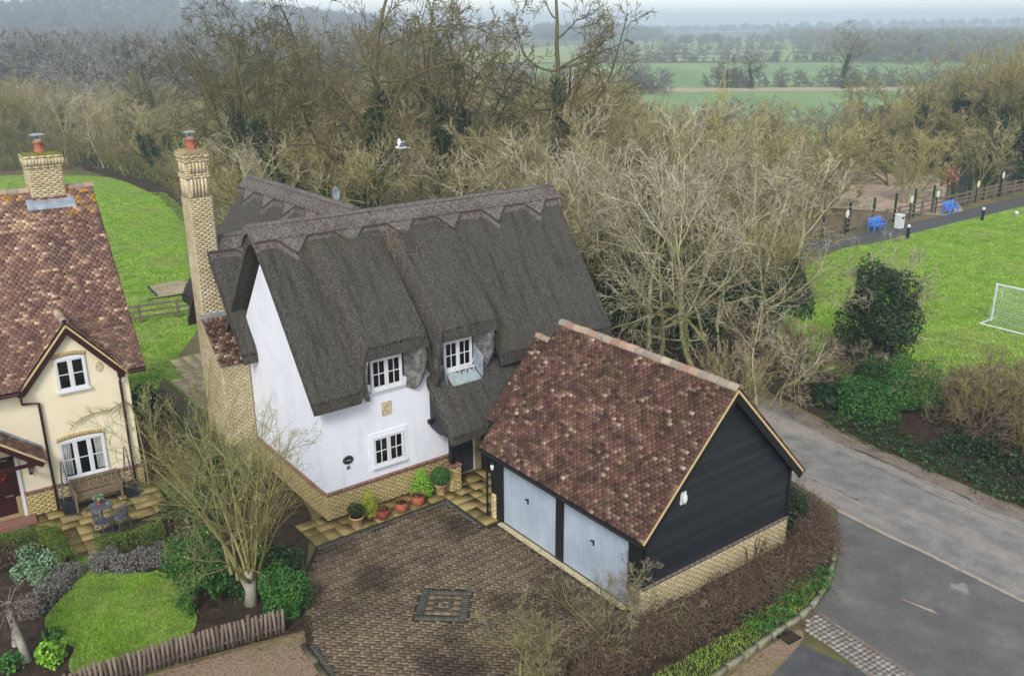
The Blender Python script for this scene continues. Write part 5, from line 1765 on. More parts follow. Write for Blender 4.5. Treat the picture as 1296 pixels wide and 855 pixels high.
# rail fence and gate in the rear garden
rf = thing('rail_fence', 'dark three rail fence across the rear lawn', 'fence', (0, 0, 0), 0)
A, B = np.array([-22.5, 43.0]), np.array([-15.9, 46.6])
for k in range(5):
    p = A + (B - A) * k / 4
    m = MB(); m.box((p[0], p[1], .5), (.11, .11, 1.05), .5); m.build('post', 'wood_grey', rf)
for zz in (.3, .6, .9):
    m = MB(); m.bar((*A, zz), (*B, zz), .05, .1); m.build('rail', 'wood_grey', rf)
# covered heap by the thatch
# park fence of posts and rails with signs
PF = np.array([(20.5, 62.6), (23.4, 64.6), (26.9, 67.0), (29.5, 69.0), (31.9, 71.0), (34.3, 72.9), (37.7, 75.5), (41.8, 78.9), (47, 82.8), (53, 87.2)])
fe = thing('park_fence', 'post and rail fence behind the blue benches', 'fence', (0, 0, 0), 0)
x, y, a, st = along(PF, 1.8)
for i in range(len(x)):
    m = MB(); m.box((x[i], y[i], .6), (.14, .14, 1.2), a[i]); m.build('post', 'wood_grey', fe)
    if i + 1 < len(x):
        for zz in (.35, .7, 1.05):
            m = MB(); m.bar((x[i], y[i], zz), (x[i + 1], y[i + 1], zz), .05, .1); m.build('rail', 'wood_grey', fe)
x, y, a, st = along(PF + np.array([.5, .5]) * 1.2, 3.0)
gp_ = thing('green_post_fence', 'dark green steel post fence standing behind the rail fence', 'fence', (0, 0, 0), 0)
for i in range(len(x)):
    m = MB(); m.box((x[i], y[i], 1.1), (.13, .13, 2.2), a[i]); m.build('post', 'fence_green', gp_)
for (p, q) in (((36.8, 76.6), (40.2, 79.3)),):
    for k in range(16):
        f = k / 15
        m = MB(); m.bar((p[0] + (q[0] - p[0]) * f, p[1] + (q[1] - p[1]) * f, .1), (p[0] + (q[0] - p[0]) * f, p[1] + (q[1] - p[1]) * f, 2.1), .07); m.build('bar', 'fence_green', gp_)
def sign(px, py, z, mat, label, i):
    th = thing('sign_board', label, 'sign', (px, py, 0), rad(38), 'oval signs along the park fence')
    m = MB(); m.lathe([(.2, 0), (.22, .01), (.22, .03), (.2, .04)], seg=18)
    V = np.concatenate(m.v); V[:, 1] *= 1.35
    m.v = [np.stack([V[:, 0], -V[:, 2] - .08, V[:, 1] + z], 1)]; m.build('plate', mat, th)
    m = MB(); m.bar((0, -.05, .02), (0, -.05, z), .07); m.build('post', 'fence_green', th)
sg = 'white oval sign on a dark post along the park fence'
sign(24.1, 64.7, 1.55, 'plastic_white', sg, 0); sign(30.9, 69.9, 1.6, 'plastic_white', sg, 1); sign(34.0, 72.3, 1.6, 'plastic_white', sg, 2)
sign(39.4, 76.8, 1.6, 'cream_sign', 'cream oval sign on a dark post along the park fence', 3); sign(42.9, 79.6, 1.9, 'plastic_white', sg, 4)
def blue_bench(px, py, rz, label):
    th = thing('park_bench', label, 'bench', (px, py, 0), rz, 'blue benches beside the park path')
    for i in range(4):
        m = MB(); m.box((0, -.2 + i * .13, .45), (1.7, .095, .04), t=.4 + i / 6); m.build('seat_slat', 'bench_blue', th)
    for i in range(3):
        m = MB(); m.box((0, .27 + i * .02, .6 + i * .15), (1.7, .035, .105), rotx(-.12), t=.5 + i / 5); m.build('back_slat', 'bench_blue', th)  # slats lighten upward: sky reflection put into their tone
    for x in (-.75, .0, .75):
        m = MB(); m.bar((x, -.2, .0), (x, -.2, .44), .07); m.build('leg', 'bench_blue', th)
        m = MB(); m.bar((x, .25, .0), (x, .34, 1.0), .07); m.build('leg', 'bench_blue', th)
    for x in (-.8, .8):
        m = MB(); m.box((x, .02, .66), (.07, .55, .05)); m.bar((x, -.2, .44), (x, -.2, .66), .05); m.build('arm', 'bench_blue', th)
blue_bench(27.0, 66.05, rad(38), 'blue slatted bench beside the white bin on the park path')
blue_bench(35.3, 72.3, rad(38), 'blue slatted bench next to an oval sign, away from the bin')
bi = thing('litter_bin', 'white boxy litter bin next to a blue bench', 'bin', (28.95, 66.9, 0), rad(38))
m = MB(); m.box((0, 0, .48), (.5, .5, .95)); m.build('body', 'plastic_white', bi)
m = MB(); m.prism([(-.27, .955), (.27, .955), (.22, 1.06), (-.22, 1.06)], 1, -.27, .27); m.build('lid', 'plastic_white', bi)
m = MB(); m.box((0, -.255, .8), (.34, .02, .14)); m.build('opening', 'iron', bi)
for px, py, lb in ((28.15, 63.4, 'black bollard with a pale top on the grass opposite the bin'), (36.5, 69.6, 'black bollard with a pale top on the grass opposite the bench without a bin')):
    th = thing('bollard', lb, 'bollard', (px, py, 0), 0, 'bollards beside the park path')
    m = MB(); m.lathe([(.11, 0), (.11, .78), (.09, .8)], seg=12); m.build('post', 'iron', th, smooth=False)
    m = MB(); m.lathe([(.1, .8), (.12, .82), (.12, .95), (.06, 1.0)], seg=12); m.build('cap', 'plastic_white', th)
bl = MB(); bl.lathe([(.02, .0), (.12, .04), (.17, .13), (.17, .2), (.1, .3), (.02, .33)], (0, 0, 0), 12)
o = bl.build('ball', 'plastic_white', None, smooth=True); o.location = (40.2, 71.6, -.01); tag(o, 'white football lying on the park grass', 'ball')
# football goal
go = thing('football_goal', 'white framed football goal with a net on the park grass', 'goal', (23.74, 43.83, 0), math.atan2(-1.77, 1.3))
def tb_(pts, r=.05):
    m = MB(); m.tube(pts, r, 8); return m
GWd, GHt, GDp = 4.9, 1.9, 1.13
tb_([(0, GDp, 0), (0, GDp, GHt)]).build('post', 'paint_white', go); tb_([(GWd, GDp, 0), (GWd, GDp, GHt)]).build('post', 'paint_white', go)
tb_([(-.05, GDp, GHt), (GWd + .05, GDp, GHt)]).build('crossbar', 'paint_white', go)
tb_([(0, GDp, .04), (0, 0, .04), (GWd, 0, .04), (GWd, GDp, .04)], .045).build('ground_frame', 'paint_white', go)
for xx in (.35, GWd - .35):
    tb_([(xx, GDp, GHt - .1), (xx, GDp - .12, 1.0), (xx - .05, GDp - .2, .35), (xx - .2, GDp - .35, .03)], .014).build('stanchion', 'paint_white', go)
m = MB()
def netp(f, g):
    return (f * GWd, GDp - .02 - .5 * g ** 1.5 + .08 * math.sin(f * 9 + g * 3) * g, GHt * (1 - g) + .01)
for i in range(41):
    pts = [netp(i / 40, k / 8) for k in range(9)]
    m.tube(pts, .006, 3)
for k in range(1, 16):
    m.tube([netp(i / 20, k / 15) for i in range(21)], .006, 3)
m.build('net', 'net', go)
# a gull in flight over the cottage garden
gu = thing('gull', 'white and grey bird flying above the thatched ridge against the wood', 'bird', (-5.74, 48, 8.45), rad(200))
m = MB(); m.tube([(-.34, 0, .0), (-.2, 0, .01), (0, 0, 0), (.16, 0, .02), (.24, 0, .05), (.30, 0, .05)], [.03, .06, .085, .07, .05, .012], 10)
m.build('body', 'bird_white', gu, smooth=True)
for sg in (-1, 1):
    m = MB()
    V = np.array([(.12, .05, .03), (.10, .3, .26), (.0, .55, .40), (-.12, .66, .40), (-.12, .34, .24), (-.12, .05, .02)]) * np.array([1, sg, 1])
    V2 = V + np.array([0, 0, .018])
    n = len(V)
    m.add(np.concatenate([V, V2]), [tuple(range(n)), tuple(range(2 * n - 1, n - 1, -1))] + [(i, (i + 1) % n, n + (i + 1) % n, n + i) for i in range(n)])
    m.build('wing', 'bird_white', gu)
m = MB(); m.prism([(-.34, -.02), (-.5, -.08), (-.5, .08), (-.34, .02)], 2, -.008, .008); m.build('tail', 'bird_white', gu)

# ------------------------------------------------------------------ hedges and border plants of the front garden
def hedge_run(name, label, pts, w, h, dens, size, mat, seed, cat='hedge', group=None, lumpy=.06, tw=None, top_round=.35):
    """clipped or loose hedge along pts: leaf faces near its surface over a twiggy core"""
    rng = np.random.default_rng(seed)
    P = np.array(pts, float)
    c0 = P.mean(0)
    th = thing(name, label, cat, (c0[0], c0[1], 0), 0, group)
    L = np.concatenate([[0], np.cumsum(np.linalg.norm(np.diff(P, axis=0), axis=1))])
    n = int(dens * L[-1] * (w + 2 * h))
    q = rng.uniform(-.0, L[-1], n)
    e = .02
    x, y = np.interp(q, L, P[:, 0]), np.interp(q, L, P[:, 1])
    dx = np.interp(q + e, L, P[:, 0]) - np.interp(q - e, L, P[:, 0]); dy = np.interp(q + e, L, P[:, 1]) - np.interp(q - e, L, P[:, 1])
    l = np.hypot(dx, dy) + 1e-9
    nx, ny = -dy / l, dx / l
    # cross section: rounded box
    a = rng.uniform(0, math.pi, n)
    k = 2 + 4 * (1 - top_round)
    cs, sn = np.cos(a), np.sin(a)
    rr = (np.abs(cs) ** k + np.abs(sn) ** k) ** (-1 / k)
    dep = 1 - .3 * rng.random(n) ** 1.8
    dep *= 1 + lumpy * (np.sin(q * 3.1 + a * 2) + np.sin(q * 7.3 + 1.3 - a * 3)) + rng.normal(0, lumpy * .5, n)
    off = cs * rr * w / 2 * dep
    z = np.maximum(.02, sn * rr * h * dep)
    endf = np.minimum(q, L[-1] - q)
    C = np.stack([x + nx * off - c0[0], y + ny * off - c0[1], z], 1)
    N = np.stack([nx * cs, ny * cs, sn], 1)
    link('foliage', leaves_mesh('foliage', C, size, rng, up=.25, N=N * .8, tone=rng.normal(.45, .22, n)), mat, th)
    if tw:
        m_, nt_, ln_, r_ = tw
        q = rng.uniform(0, L[-1], nt_)
        x, y = np.interp(q, L, P[:, 0]) - c0[0], np.interp(q, L, P[:, 1]) - c0[1]
        s = np.stack([x + rng.normal(0, w * .16, nt_), y + rng.normal(0, w * .16, nt_), rng.uniform(0, h * .55, nt_)], 1)
        d = rng.normal(0, .75, (nt_, 3)); d[:, 2] = rng.uniform(.2, 1.2, nt_)
        d /= np.linalg.norm(d, axis=1, keepdims=True)
        Q = march(s, d, ln_ * rng.uniform(.5, 1.3, nt_), 4, .22, .02, rng)
        R = np.full((nt_, 5), r_) * np.linspace(1, .4, 5)[None]
        Q2, R2 = spawn(Q, R, 3, .25, 1, 45, 15, .45, 2, .2, .02, .8, rng)
        V, F, br = tubes(Q, R, 3); V2, F2, br2 = tubes(Q2, np.maximum(R2, r_ * .5), 3)
        link('twigs', mesh_np('twigs', np.concatenate([V, V2]), np.concatenate([F, F2 + len(V)]), rng.random(len(F) + len(F2))), m_, th)
    return th

hedge_run('box_hedge', 'clipped box hedge turning a corner beside the patio path, nearer the front door', [(-15.6, 23.0), (-14.67, 23.35), (-13.75, 23.72), (-13.3, 23.2), (-12.5, 22.15)], .5, .5, 1500, .045, 'leaf_box', 1)
hedge_run('box_hedge', 'clipped box hedge along the patio below the metal chairs', [(-12.1, 22.95), (-11.2, 23.4), (-10.5, 23.95)], .5, .5, 1500, .045, 'leaf_box', 2)
hedge_run('lavender', 'grey-brown lavender row between the box hedge and lawn under the bare tree', [(-11.9, 22.45), (-11.3, 22.25), (-10.6, 22.3), (-9.9, 22.65)], .75, .42, 1100, .06, 'leaf_silver', 3, cat='shrub', lumpy=.14, tw=('twig_purple', 260, .2, .006))
hedge_run('lavender', 'grey-brown lavender row curving between lawn and the sage clumps', [(-12.35, 22.0), (-12.35, 21.2), (-12.45, 20.4), (-12.9, 19.9)], .65, .4, 1100, .06, 'leaf_silver', 4, cat='shrub', lumpy=.14, tw=('twig_purple', 260, .2, .006))
for i, (x, y, r, lb) in enumerate([(-13.9, 22.6, .35, 'pale sage clump in the corner of the box hedge'), (-13.1, 22.25, .38, 'pale sage clump against the end of the box hedge'), (-13.55, 21.75, .42, 'broad pale sage clump in the middle of the bed'), (-12.95, 21.5, .36, 'pale sage clump touching the curving lavender')]):
    bush('sage_clump', lb, 'shrub', (x, y, 0), (r, r, .36), 500, .09, 'leaf_sage', 30 + i, group='sage clumps in the bed', stem=False)
bush('brown_shrub', 'reddish brown leafless shrub in the bed beside the front door', 'shrub', (-14.5, 22.3, 0), (.5, .5, .55), 900, .07, 'leaf_brown', 41)
bush('euphorbia', 'bright lime green clump at the foot of the pale trunked tree', 'shrub', (-11.15, 18.2, 0), (.42, .4, .36), 420, .13, 'leaf_bright', 42, stem=False)
bush('ground_plant', 'low dark green plant behind the bright lime clump', 'shrub', (-12.0, 18.0, 0), (.4, .4, .25), 260, .1, 'leaf_mid', 43, stem=False)
bush('ground_plant', 'small dark green plant beside the lawn edge and pale trunk', 'shrub', (-11.5, 19.1, 0), (.3, .3, .2), 180, .09, 'leaf_mid', 44, stem=False)
hedge_run('evergreen_border', 'glossy dark evergreen shrubs at the edge of the lawn under the bare tree', [(-9.3, 22.6), (-8.7, 21.7), (-8.3, 20.9), (-7.8, 20.2)], 1.2, .95, 900, .08, 'leaf_mid', 45, cat='shrub', lumpy=.22, tw=('bark_dark', 80, .5, .01))
hedge_run('evergreen_border', 'dark shrubs filling the bed between patio and white gable', [(-10.3, 24.2), (-9.4, 25.2), (-9.3, 27.2), (-10.6, 29.8)], 1.3, .9, 750, .08, 'leaf_dark', 46, cat='shrub', lumpy=.25, tw=('bark_dark', 80, .5, .01))
bush('camellia', 'glossy dark green rounded shrub between fence end and driveway', 'shrub', (-5.95, 20.1, 0), (.72, .72, .9), 4600, .08, 'leaf_mid', 47, lump=.34, lumps=14)
bush('camellia', 'taller glossy dark green shrub behind the one at the fence end', 'shrub', (-6.35, 21.1, 0), (.7, .75, .98), 4600, .08, 'leaf_dark', 48, lump=.34, lumps=14)
bush('dark_bush', 'dark evergreen bush at the corner of the cream house', 'bush', (-14.1, 32.4, 0), (.9, 1.1, .9), 1800, .12, 'leaf_ivy', 49)
hedge_run('winter_shrub', 'leafless tangled shrubs against the side of the cream house', [(-12.2, 27.9), (-12.8, 29.4), (-13.4, 31.0)], 1.0, 1.2, 60, .08, 'leaf_brown', 50, cat='shrub', tw=('twig_brown', 260, .9, .01))

# grass blades over the front lawn, rear lawn edge and park
def blades(name, poly, n, h, seed, parent=None, z=0., w=.012, label=None):
    rng = np.random.default_rng(seed)
    A = np.array(poly)
    x = rng.uniform(A[:, 0].min(), A[:, 0].max(), n * 2); y = rng.uniform(A[:, 1].min(), A[:, 1].max(), n * 2)
    k = in_poly(x, y, poly)
    x, y = x[k][:n], y[k][:n]
    n = len(x)
    a = rng.uniform(0, 6.283, n); hh = h * rng.uniform(.5, 1.4, n); lean = rng.normal(0, .45, (n, 2)) * hh[:, None]
    dx, dy = np.cos(a) * w, np.sin(a) * w
    p = np.stack([x, y, np.full(n, z)], 1)
    V = np.stack([p - np.stack([dx, dy, 0 * dx], 1), p + np.stack([dx, dy, 0 * dx], 1), p + np.concatenate([lean, hh[:, None]], 1)], 1).reshape(-1, 3)
    cl = vnoise(x, y, 1.3, seed + 1) * .35 + rng.normal(.5, .2, n)
    o = link(name, mesh_np(name, V, np.arange(3 * n).reshape(n, 3), np.clip(cl, 0, 1)), 'blade', parent, 'stuff')
    o['label'] = label or name; o['category'] = 'grass'
blades('lawn_grass', LAWN, 60000, .035, 1, z=.02, label='short mown grass of the little front lawn')
blades('park_grass', [(14, 38), (14, 47), (22.5, 60), (40, 73), (50, 73), (40, 40), (24, 33)], 120000, .07, 2, z=-.018, w=.03, label='rough mown grass of the park')
blades('garden_grass', [(-13.2, 31.5), (-15.2, 35), (-16, 46), (-19, 57), (-24, 70), (-32, 84), (-50, 90), (-30, 50), (-20, 33)], 120000, .07, 3, z=-.016, w=.03, label='mown grass of the long rear garden')
blades('verge_grass', [(7.2, 19.6), (8.9, 21.9), (8.3, 21.9), (5.6, 19.3), (3.2, 17.6), (2.6, 16.0), (3.4, 16.1), (4.9, 17.7)], 14000, .07, 4, z=-.013, w=.009, label='fresh green grass and weeds at the foot of the roadside hedge')

# ------------------------------------------------------------------ roadside hedge round the garage
hedge_run('roadside_hedge', 'brown leafless clipped hedge along the brick base of the garage and the kerb', [(1.2, 16.0), (2.6, 18.2), (4.2, 19.0), (6.2, 20.5), (8.2, 22.1), (9.0, 23.3), (9.0, 24.4), (8.5, 25.6)], 1.0, .9, 620, .05, 'leaf_brown', 60, lumpy=.16, tw=('twig_purple', 3800, .6, .008))
bush('ivy_clump', 'dark ivy mass at the garage corner inside the roadside hedge', 'bush', (8.35, 24.2, 0), (.6, .7, .95), 1500, .09, 'leaf_ivy', 61)
hedge_run('nettle_patch', 'bright green weeds between the kerb and the brown hedge', [(5.9, 19.15), (7.0, 20.0), (8.1, 21.0), (8.7, 21.9)], .5, .24, 220, .1, 'leaf_mid', 62, cat='weeds', lumpy=.6)
# dead vine stems on the garage brick
rng = np.random.default_rng(63)
dvn = thing('dead_vine', 'black dead vine stems climbing the pale brick of the garage', 'vine', (G_LOC[0] + math.cos(G_ROT) * 4.45 + math.sin(G_ROT) * .1, G_LOC[1] + math.sin(G_ROT) * 4.45 - math.cos(G_ROT) * .1, 0), G_ROT)
m = MB()
for x0, pts in ((-.3, [(0, 0), (-.06, .25), (-.1, .45), (-.2, .62)]), (0, [(0, 0), (.03, .3), (-.02, .5), (.05, .78)]), (0, [(.02, .25), (.15, .42), (.14, .7)]), (.22, [(0, .0), (.06, .3), (.2, .45), (.24, .6)]), (.3, [(0, .15), (.16, .22), (.2, .4)])):
    m.tube([(x0 + a, 0, b) for a, b in pts], [.028] + [.018] * (len(pts) - 2) + [.008], 5)
m.build('stems', 'bark_dark', dvn)

# ------------------------------------------------------------------ trees: prototypes
PROTO = {}
def proto(key, mats, seed, H, stems, spec, r0, tmin, ivy=None, **kw):
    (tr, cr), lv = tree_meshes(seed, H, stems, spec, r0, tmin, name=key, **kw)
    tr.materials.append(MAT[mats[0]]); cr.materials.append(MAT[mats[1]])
    iv = None
    if ivy:
        iv = ivy_mesh(seed + 7, lv, *ivy)
        iv.materials.append(MAT['leaf_ivy'])
    PROTO[key] = (tr, cr, iv)

for i in range(3):   # pale lichened ash, upright tips
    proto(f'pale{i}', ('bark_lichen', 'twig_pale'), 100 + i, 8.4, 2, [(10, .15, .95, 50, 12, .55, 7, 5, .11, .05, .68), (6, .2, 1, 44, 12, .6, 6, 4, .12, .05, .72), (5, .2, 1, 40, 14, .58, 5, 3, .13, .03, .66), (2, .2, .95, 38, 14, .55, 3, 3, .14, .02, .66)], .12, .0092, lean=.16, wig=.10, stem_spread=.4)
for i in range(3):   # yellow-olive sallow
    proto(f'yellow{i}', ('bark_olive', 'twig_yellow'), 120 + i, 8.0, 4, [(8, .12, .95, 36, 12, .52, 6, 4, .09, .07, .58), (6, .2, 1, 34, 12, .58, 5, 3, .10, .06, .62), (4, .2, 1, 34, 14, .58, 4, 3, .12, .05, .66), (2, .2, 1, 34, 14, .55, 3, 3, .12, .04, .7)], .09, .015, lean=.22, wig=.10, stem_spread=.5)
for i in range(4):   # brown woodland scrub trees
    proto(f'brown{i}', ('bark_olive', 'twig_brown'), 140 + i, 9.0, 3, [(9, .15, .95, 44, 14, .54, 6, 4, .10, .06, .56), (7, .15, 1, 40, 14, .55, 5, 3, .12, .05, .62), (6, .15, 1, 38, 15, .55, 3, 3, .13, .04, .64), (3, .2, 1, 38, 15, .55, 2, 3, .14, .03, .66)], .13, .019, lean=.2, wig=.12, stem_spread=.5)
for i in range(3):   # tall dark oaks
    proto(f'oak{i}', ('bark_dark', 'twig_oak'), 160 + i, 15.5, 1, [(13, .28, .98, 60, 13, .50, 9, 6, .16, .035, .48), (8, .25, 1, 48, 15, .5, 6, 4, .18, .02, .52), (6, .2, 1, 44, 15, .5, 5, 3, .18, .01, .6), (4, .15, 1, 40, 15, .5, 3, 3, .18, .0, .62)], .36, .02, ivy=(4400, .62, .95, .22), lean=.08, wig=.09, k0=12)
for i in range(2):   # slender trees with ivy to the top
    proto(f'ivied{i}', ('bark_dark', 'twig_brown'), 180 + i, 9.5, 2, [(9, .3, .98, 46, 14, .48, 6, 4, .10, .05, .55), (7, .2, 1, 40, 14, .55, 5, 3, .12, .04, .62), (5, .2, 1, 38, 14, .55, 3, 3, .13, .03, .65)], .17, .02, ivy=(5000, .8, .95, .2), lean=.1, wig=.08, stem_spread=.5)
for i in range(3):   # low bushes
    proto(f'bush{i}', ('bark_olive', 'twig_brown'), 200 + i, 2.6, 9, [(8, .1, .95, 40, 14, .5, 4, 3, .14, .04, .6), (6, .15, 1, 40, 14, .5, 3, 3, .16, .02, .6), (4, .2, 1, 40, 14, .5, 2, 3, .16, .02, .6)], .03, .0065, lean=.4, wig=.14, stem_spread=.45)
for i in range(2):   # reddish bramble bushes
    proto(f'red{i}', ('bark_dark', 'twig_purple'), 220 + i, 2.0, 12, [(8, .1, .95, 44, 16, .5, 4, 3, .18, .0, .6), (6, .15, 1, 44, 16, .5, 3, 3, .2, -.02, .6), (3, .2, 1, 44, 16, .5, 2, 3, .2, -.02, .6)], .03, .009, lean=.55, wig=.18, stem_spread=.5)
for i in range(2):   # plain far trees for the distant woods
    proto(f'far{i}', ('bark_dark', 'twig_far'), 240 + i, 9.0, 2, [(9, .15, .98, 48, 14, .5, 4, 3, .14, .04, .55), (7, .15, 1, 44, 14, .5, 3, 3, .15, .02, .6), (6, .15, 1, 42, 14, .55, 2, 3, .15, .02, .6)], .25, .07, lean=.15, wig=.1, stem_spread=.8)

def plant_tree(key, name, label, cat, x, y, s, rz, group=None, sz=None, z=-.03):
    tr, cr, iv = PROTO[key]
    th = thing(name, label, cat, (x, y, z), rz, group)
    th.scale = (s, s, sz or s)
    for nm, me in (('trunk', tr), ('crown', cr), ('ivy', iv)):
        if me is not None:
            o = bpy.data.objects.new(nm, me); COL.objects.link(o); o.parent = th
    return th

R_ = random.Random(4)
# the bare tree of the front garden, many stems rising from one foot
(tr, cr), lv = tree_meshes(301, 5.0, 12, [(8, .12, .98, 30, 12, .46, 5, 4, .10, .05, .6), (7, .15, 1, 34, 12, .5, 4, 3, .12, .03, .62), (5, .2, 1, 36, 14, .55, 3, 3, .14, .03, .6)], .042, .0046, lean=.42, wig=.06, k0=9, stem_spread=.14, name='garden_tree')
th = thing('garden_tree', 'bare many stemmed yellow-grey tree rising over the picket fence', 'tree', (-6.93, 20.55, 0), 0)
m = MB(); m.tube([(-.02, 0, -.05), (0, .02, .35), (.03, 0, .8), (0, 0, 1.0)], [.20, .15, .16, .12], 10); m.tube([(-.0, 0, .2), (-.22, .05, .75), (-.42, .1, 1.2)], [.09, .07, .05], 8)
m.build('bole', 'bark_pale', th, smooth=True)
for nm, me, mt in (('trunk', tr, 'bark_olive'), ('crown', cr, 'twig_garden')):
    o = link(nm, me, mt, th); o.location = (0, 0, .8)
rng = np.random.default_rng(302)
P = lv[2][0][:, -1]; P = P[rng.integers(0, len(P), 900)] + rng.normal(0, .05, (900, 3))
o = link('lichen', leaves_mesh('lichen', P, .045, rng, tone=rng.random(900)), 'leaf_yellow', th); o.location = (0, 0, .8)
# weeping tree with a pale trunk at the corner of the bed
(tr, cr), lv = tree_meshes(311, 1.3, 1, [(16, .75, 1, 75, 14, .75, 6, 4, .14, -.10, .5), (7, .15, 1, 40, 16, .55, 5, 3, .2, -.10, .6), (4, .2, 1, 40, 16, .5, 3, 3, .2, -.08, .6)], .085, .007, lean=.05, wig=.03, k0=5, name='weeping_tree')
th = thing('weeping_tree', 'small weeping tree with a pale leaning trunk and drooping bare twigs', 'tree', (-11.75, 18.3, 0), 0)
m = MB(); m.tube([(.02, -.05, -.02), (-.12, .05, .5), (-.28, .15, 1.0), (-.36, .22, 1.3)], [.12, .085, .08, .09], 10); m.build('trunk', 'bark_pale', th, smooth=True)
o = link('limbs', tr, 'bark_pale', th); o.location = (-.36, .22, .25); o = link('crown', cr, 'twig_purple', th); o.location = (-.36, .22, .25)
# bare shrubs in front of the garage doors and drive
for key, x, y, s, lb, mt in (('bush0', .35, 17.6, .75, 'bare mossy shrub with upright shoots at the foot of the drive', 'twig_garden'), ('bush1', 2.35, 18.9, .8, 'bare pale tangled shrub in front of the right hand garage door', 'twig_pale')):
    th = plant_tree(key, 'winter_shrub', lb, 'shrub', x, y, s, 1.0)
    for ch in th.children:
        ch.data = ch.data.copy(); ch.data.materials[0] = MAT[mt if ch.name.startswith('crown') else 'bark_olive']
    rg = np.random.default_rng(int(x * 10))
    n = 9 if key == 'bush0' else 4
    st = rg.normal(0, .25, (n, 3)); st[:, 2] = .3
    d = rg.normal(0, .28, (n, 3)); d[:, 2] = 1
    Q = march(st, d, rg.uniform(1.2, 2.2, n), 6, .08, .02, rg); Rr = .012 * np.ones((n, 7)) * np.linspace(1, .4, 7)[None]
    Q2, R2 = spawn(Q, Rr, 5, .3, 1, 35, 10, .3, 3, .1, .03, .7, rg)
    V, F, b = tubes(Q, Rr, 4); V2, F2, b2 = tubes(Q2, R2, 3)
    link('shoots', mesh_np('shoots', np.concatenate([V, V2]), np.concatenate([F, F2 + len(V)]), rg.random(len(F) + len(F2))), 'twig_purple', th)

# pale trees right of the cottage
near = [(8.2, 38.2, 1.05, 0), (6.3, 38.6, 1.0, 1), (9.7, 39.2, .92, 2), (4.6, 44.5, 1.02, 0), (12.0, 41.5, .92, 1), (7.4, 45.5, 1.08, 2), (11.2, 46, 1.05, 0), (1.6, 48, 1.1, 2), (14.0, 47.5, .95, 1)]
for i, (x, y, s, k) in enumerate(near):
    plant_tree(f'pale{k}', 'pale_bare_tree', 'pale lichened bare tree in the thicket between the thatched roof and the park', 'tree', x, y, s, R_.uniform(0, 6.28), 'pale trees behind the garage')
for i in range(10):
    x, y = R_.uniform(1, 15), R_.uniform(46, 58)
    plant_tree(f'yellow{i % 3}', 'sallow', 'yellow-olive bare sallow in the thicket behind the pale trees', 'tree', x, y, R_.uniform(.85, 1.1), R_.uniform(0, 6.28), 'sallows in the thicket')
for i, (x, y) in enumerate([(3.3, 42.5), (7.8, 41.2), (10.6, 41.5), (1.6, 44.0), (12.6, 43)]):
    plant_tree(f'ivied{i % 2}', 'ivy_clad_tree', 'dark ivy covered trunk among the pale bare trees', 'tree', x, y, R_.uniform(.5, .66), R_.uniform(0, 6.28), 'ivied trunks among the pale trees')
# the wood behind the cottage
def ok(x, y):
    if x < -13 and y < 200:                      # keep off the long rear lawn
        edge = np.interp(y, [44, 56, 70, 86, 99, 112], [-14.5, -17, -23, -31, -45, -70])
        if x < edge and y < (108 if x > -42 else 97):
            return False
    return True
cnt = 0
oaks = [(-19.5, 66, .98), (-14.5, 60, 1.12), (-9.5, 58, 1.16), (-5.0, 63, 1.12), (-2.2, 70, 1.12), (2.6, 66, 1.2), (-24, 80, 1.0), (-11.5, 74, 1.12), (-17.5, 84, 1.1), (-7.5, 85, 1.1), (-42, 112, .98), (-30, 96, .85)]
for i, (x, y, s) in enumerate(oaks):
    lb = {11: 'dark bare oak standing alone above the low trees beyond the long rear lawn', 12: 'short dark bare oak at the wooded corner of the long rear lawn'}.get(i, 'tall dark twisted bare oak standing above the wood behind the cottage')
    plant_tree(f'oak{i % 3}', 'oak_tree', lb, 'tree', x, y, s * .85, R_.uniform(0, 6.28), 'tall oaks above the wood', sz=s)
pts = []
tries = 0
while len(pts) < 165 and tries < 8000:
    tries += 1
    y = R_.uniform(48, 128)
    x = R_.uniform(-74, 17)
    if not ok(x - 2, y) or (y < 56 and x > -4) or (y > 62 and x > 14):
        continue
    if abs(x) > y * .66:
        continue
    if min([99] + [math.hypot(x - a, y - b) for a, b in pts]) < 2.6 + y * .012:
        continue
    pts.append((x, y))
for i, (x, y) in enumerate(pts):
    k = R_.random()
    hs_ = (1.0 + .16 * R_.uniform(-1, 1)) * (.84 if x < -22 else .92)
    if k < .18:
        plant_tree(f'pale{i % 3}', 'pale_bare_tree', 'pale grey twigged bare tree within the wood behind the cottage', 'tree', x, y, hs_, R_.uniform(0, 6.28), 'pale trees in the wood')
    elif k < .42:
        plant_tree(f'yellow{i % 3}', 'sallow', 'olive bare sallow within the wood behind the cottage', 'tree', x, y, hs_, R_.uniform(0, 6.28), 'sallows in the wood')
    elif k < (.80 if y < 64 else .56):
        plant_tree(f'ivied{i % 2}', 'ivy_clad_tree', 'ivy clad bare tree within the wood behind the cottage', 'tree', x, y, hs_ * .95, R_.uniform(0, 6.28), 'ivied trees in the wood')
    else:
        plant_tree(f'brown{i % 4}', 'woodland_tree', 'brown bare tree within the wood behind the cottage', 'tree', x, y, hs_ * 1.03, R_.uniform(0, 6.28), 'brown trees in the wood')
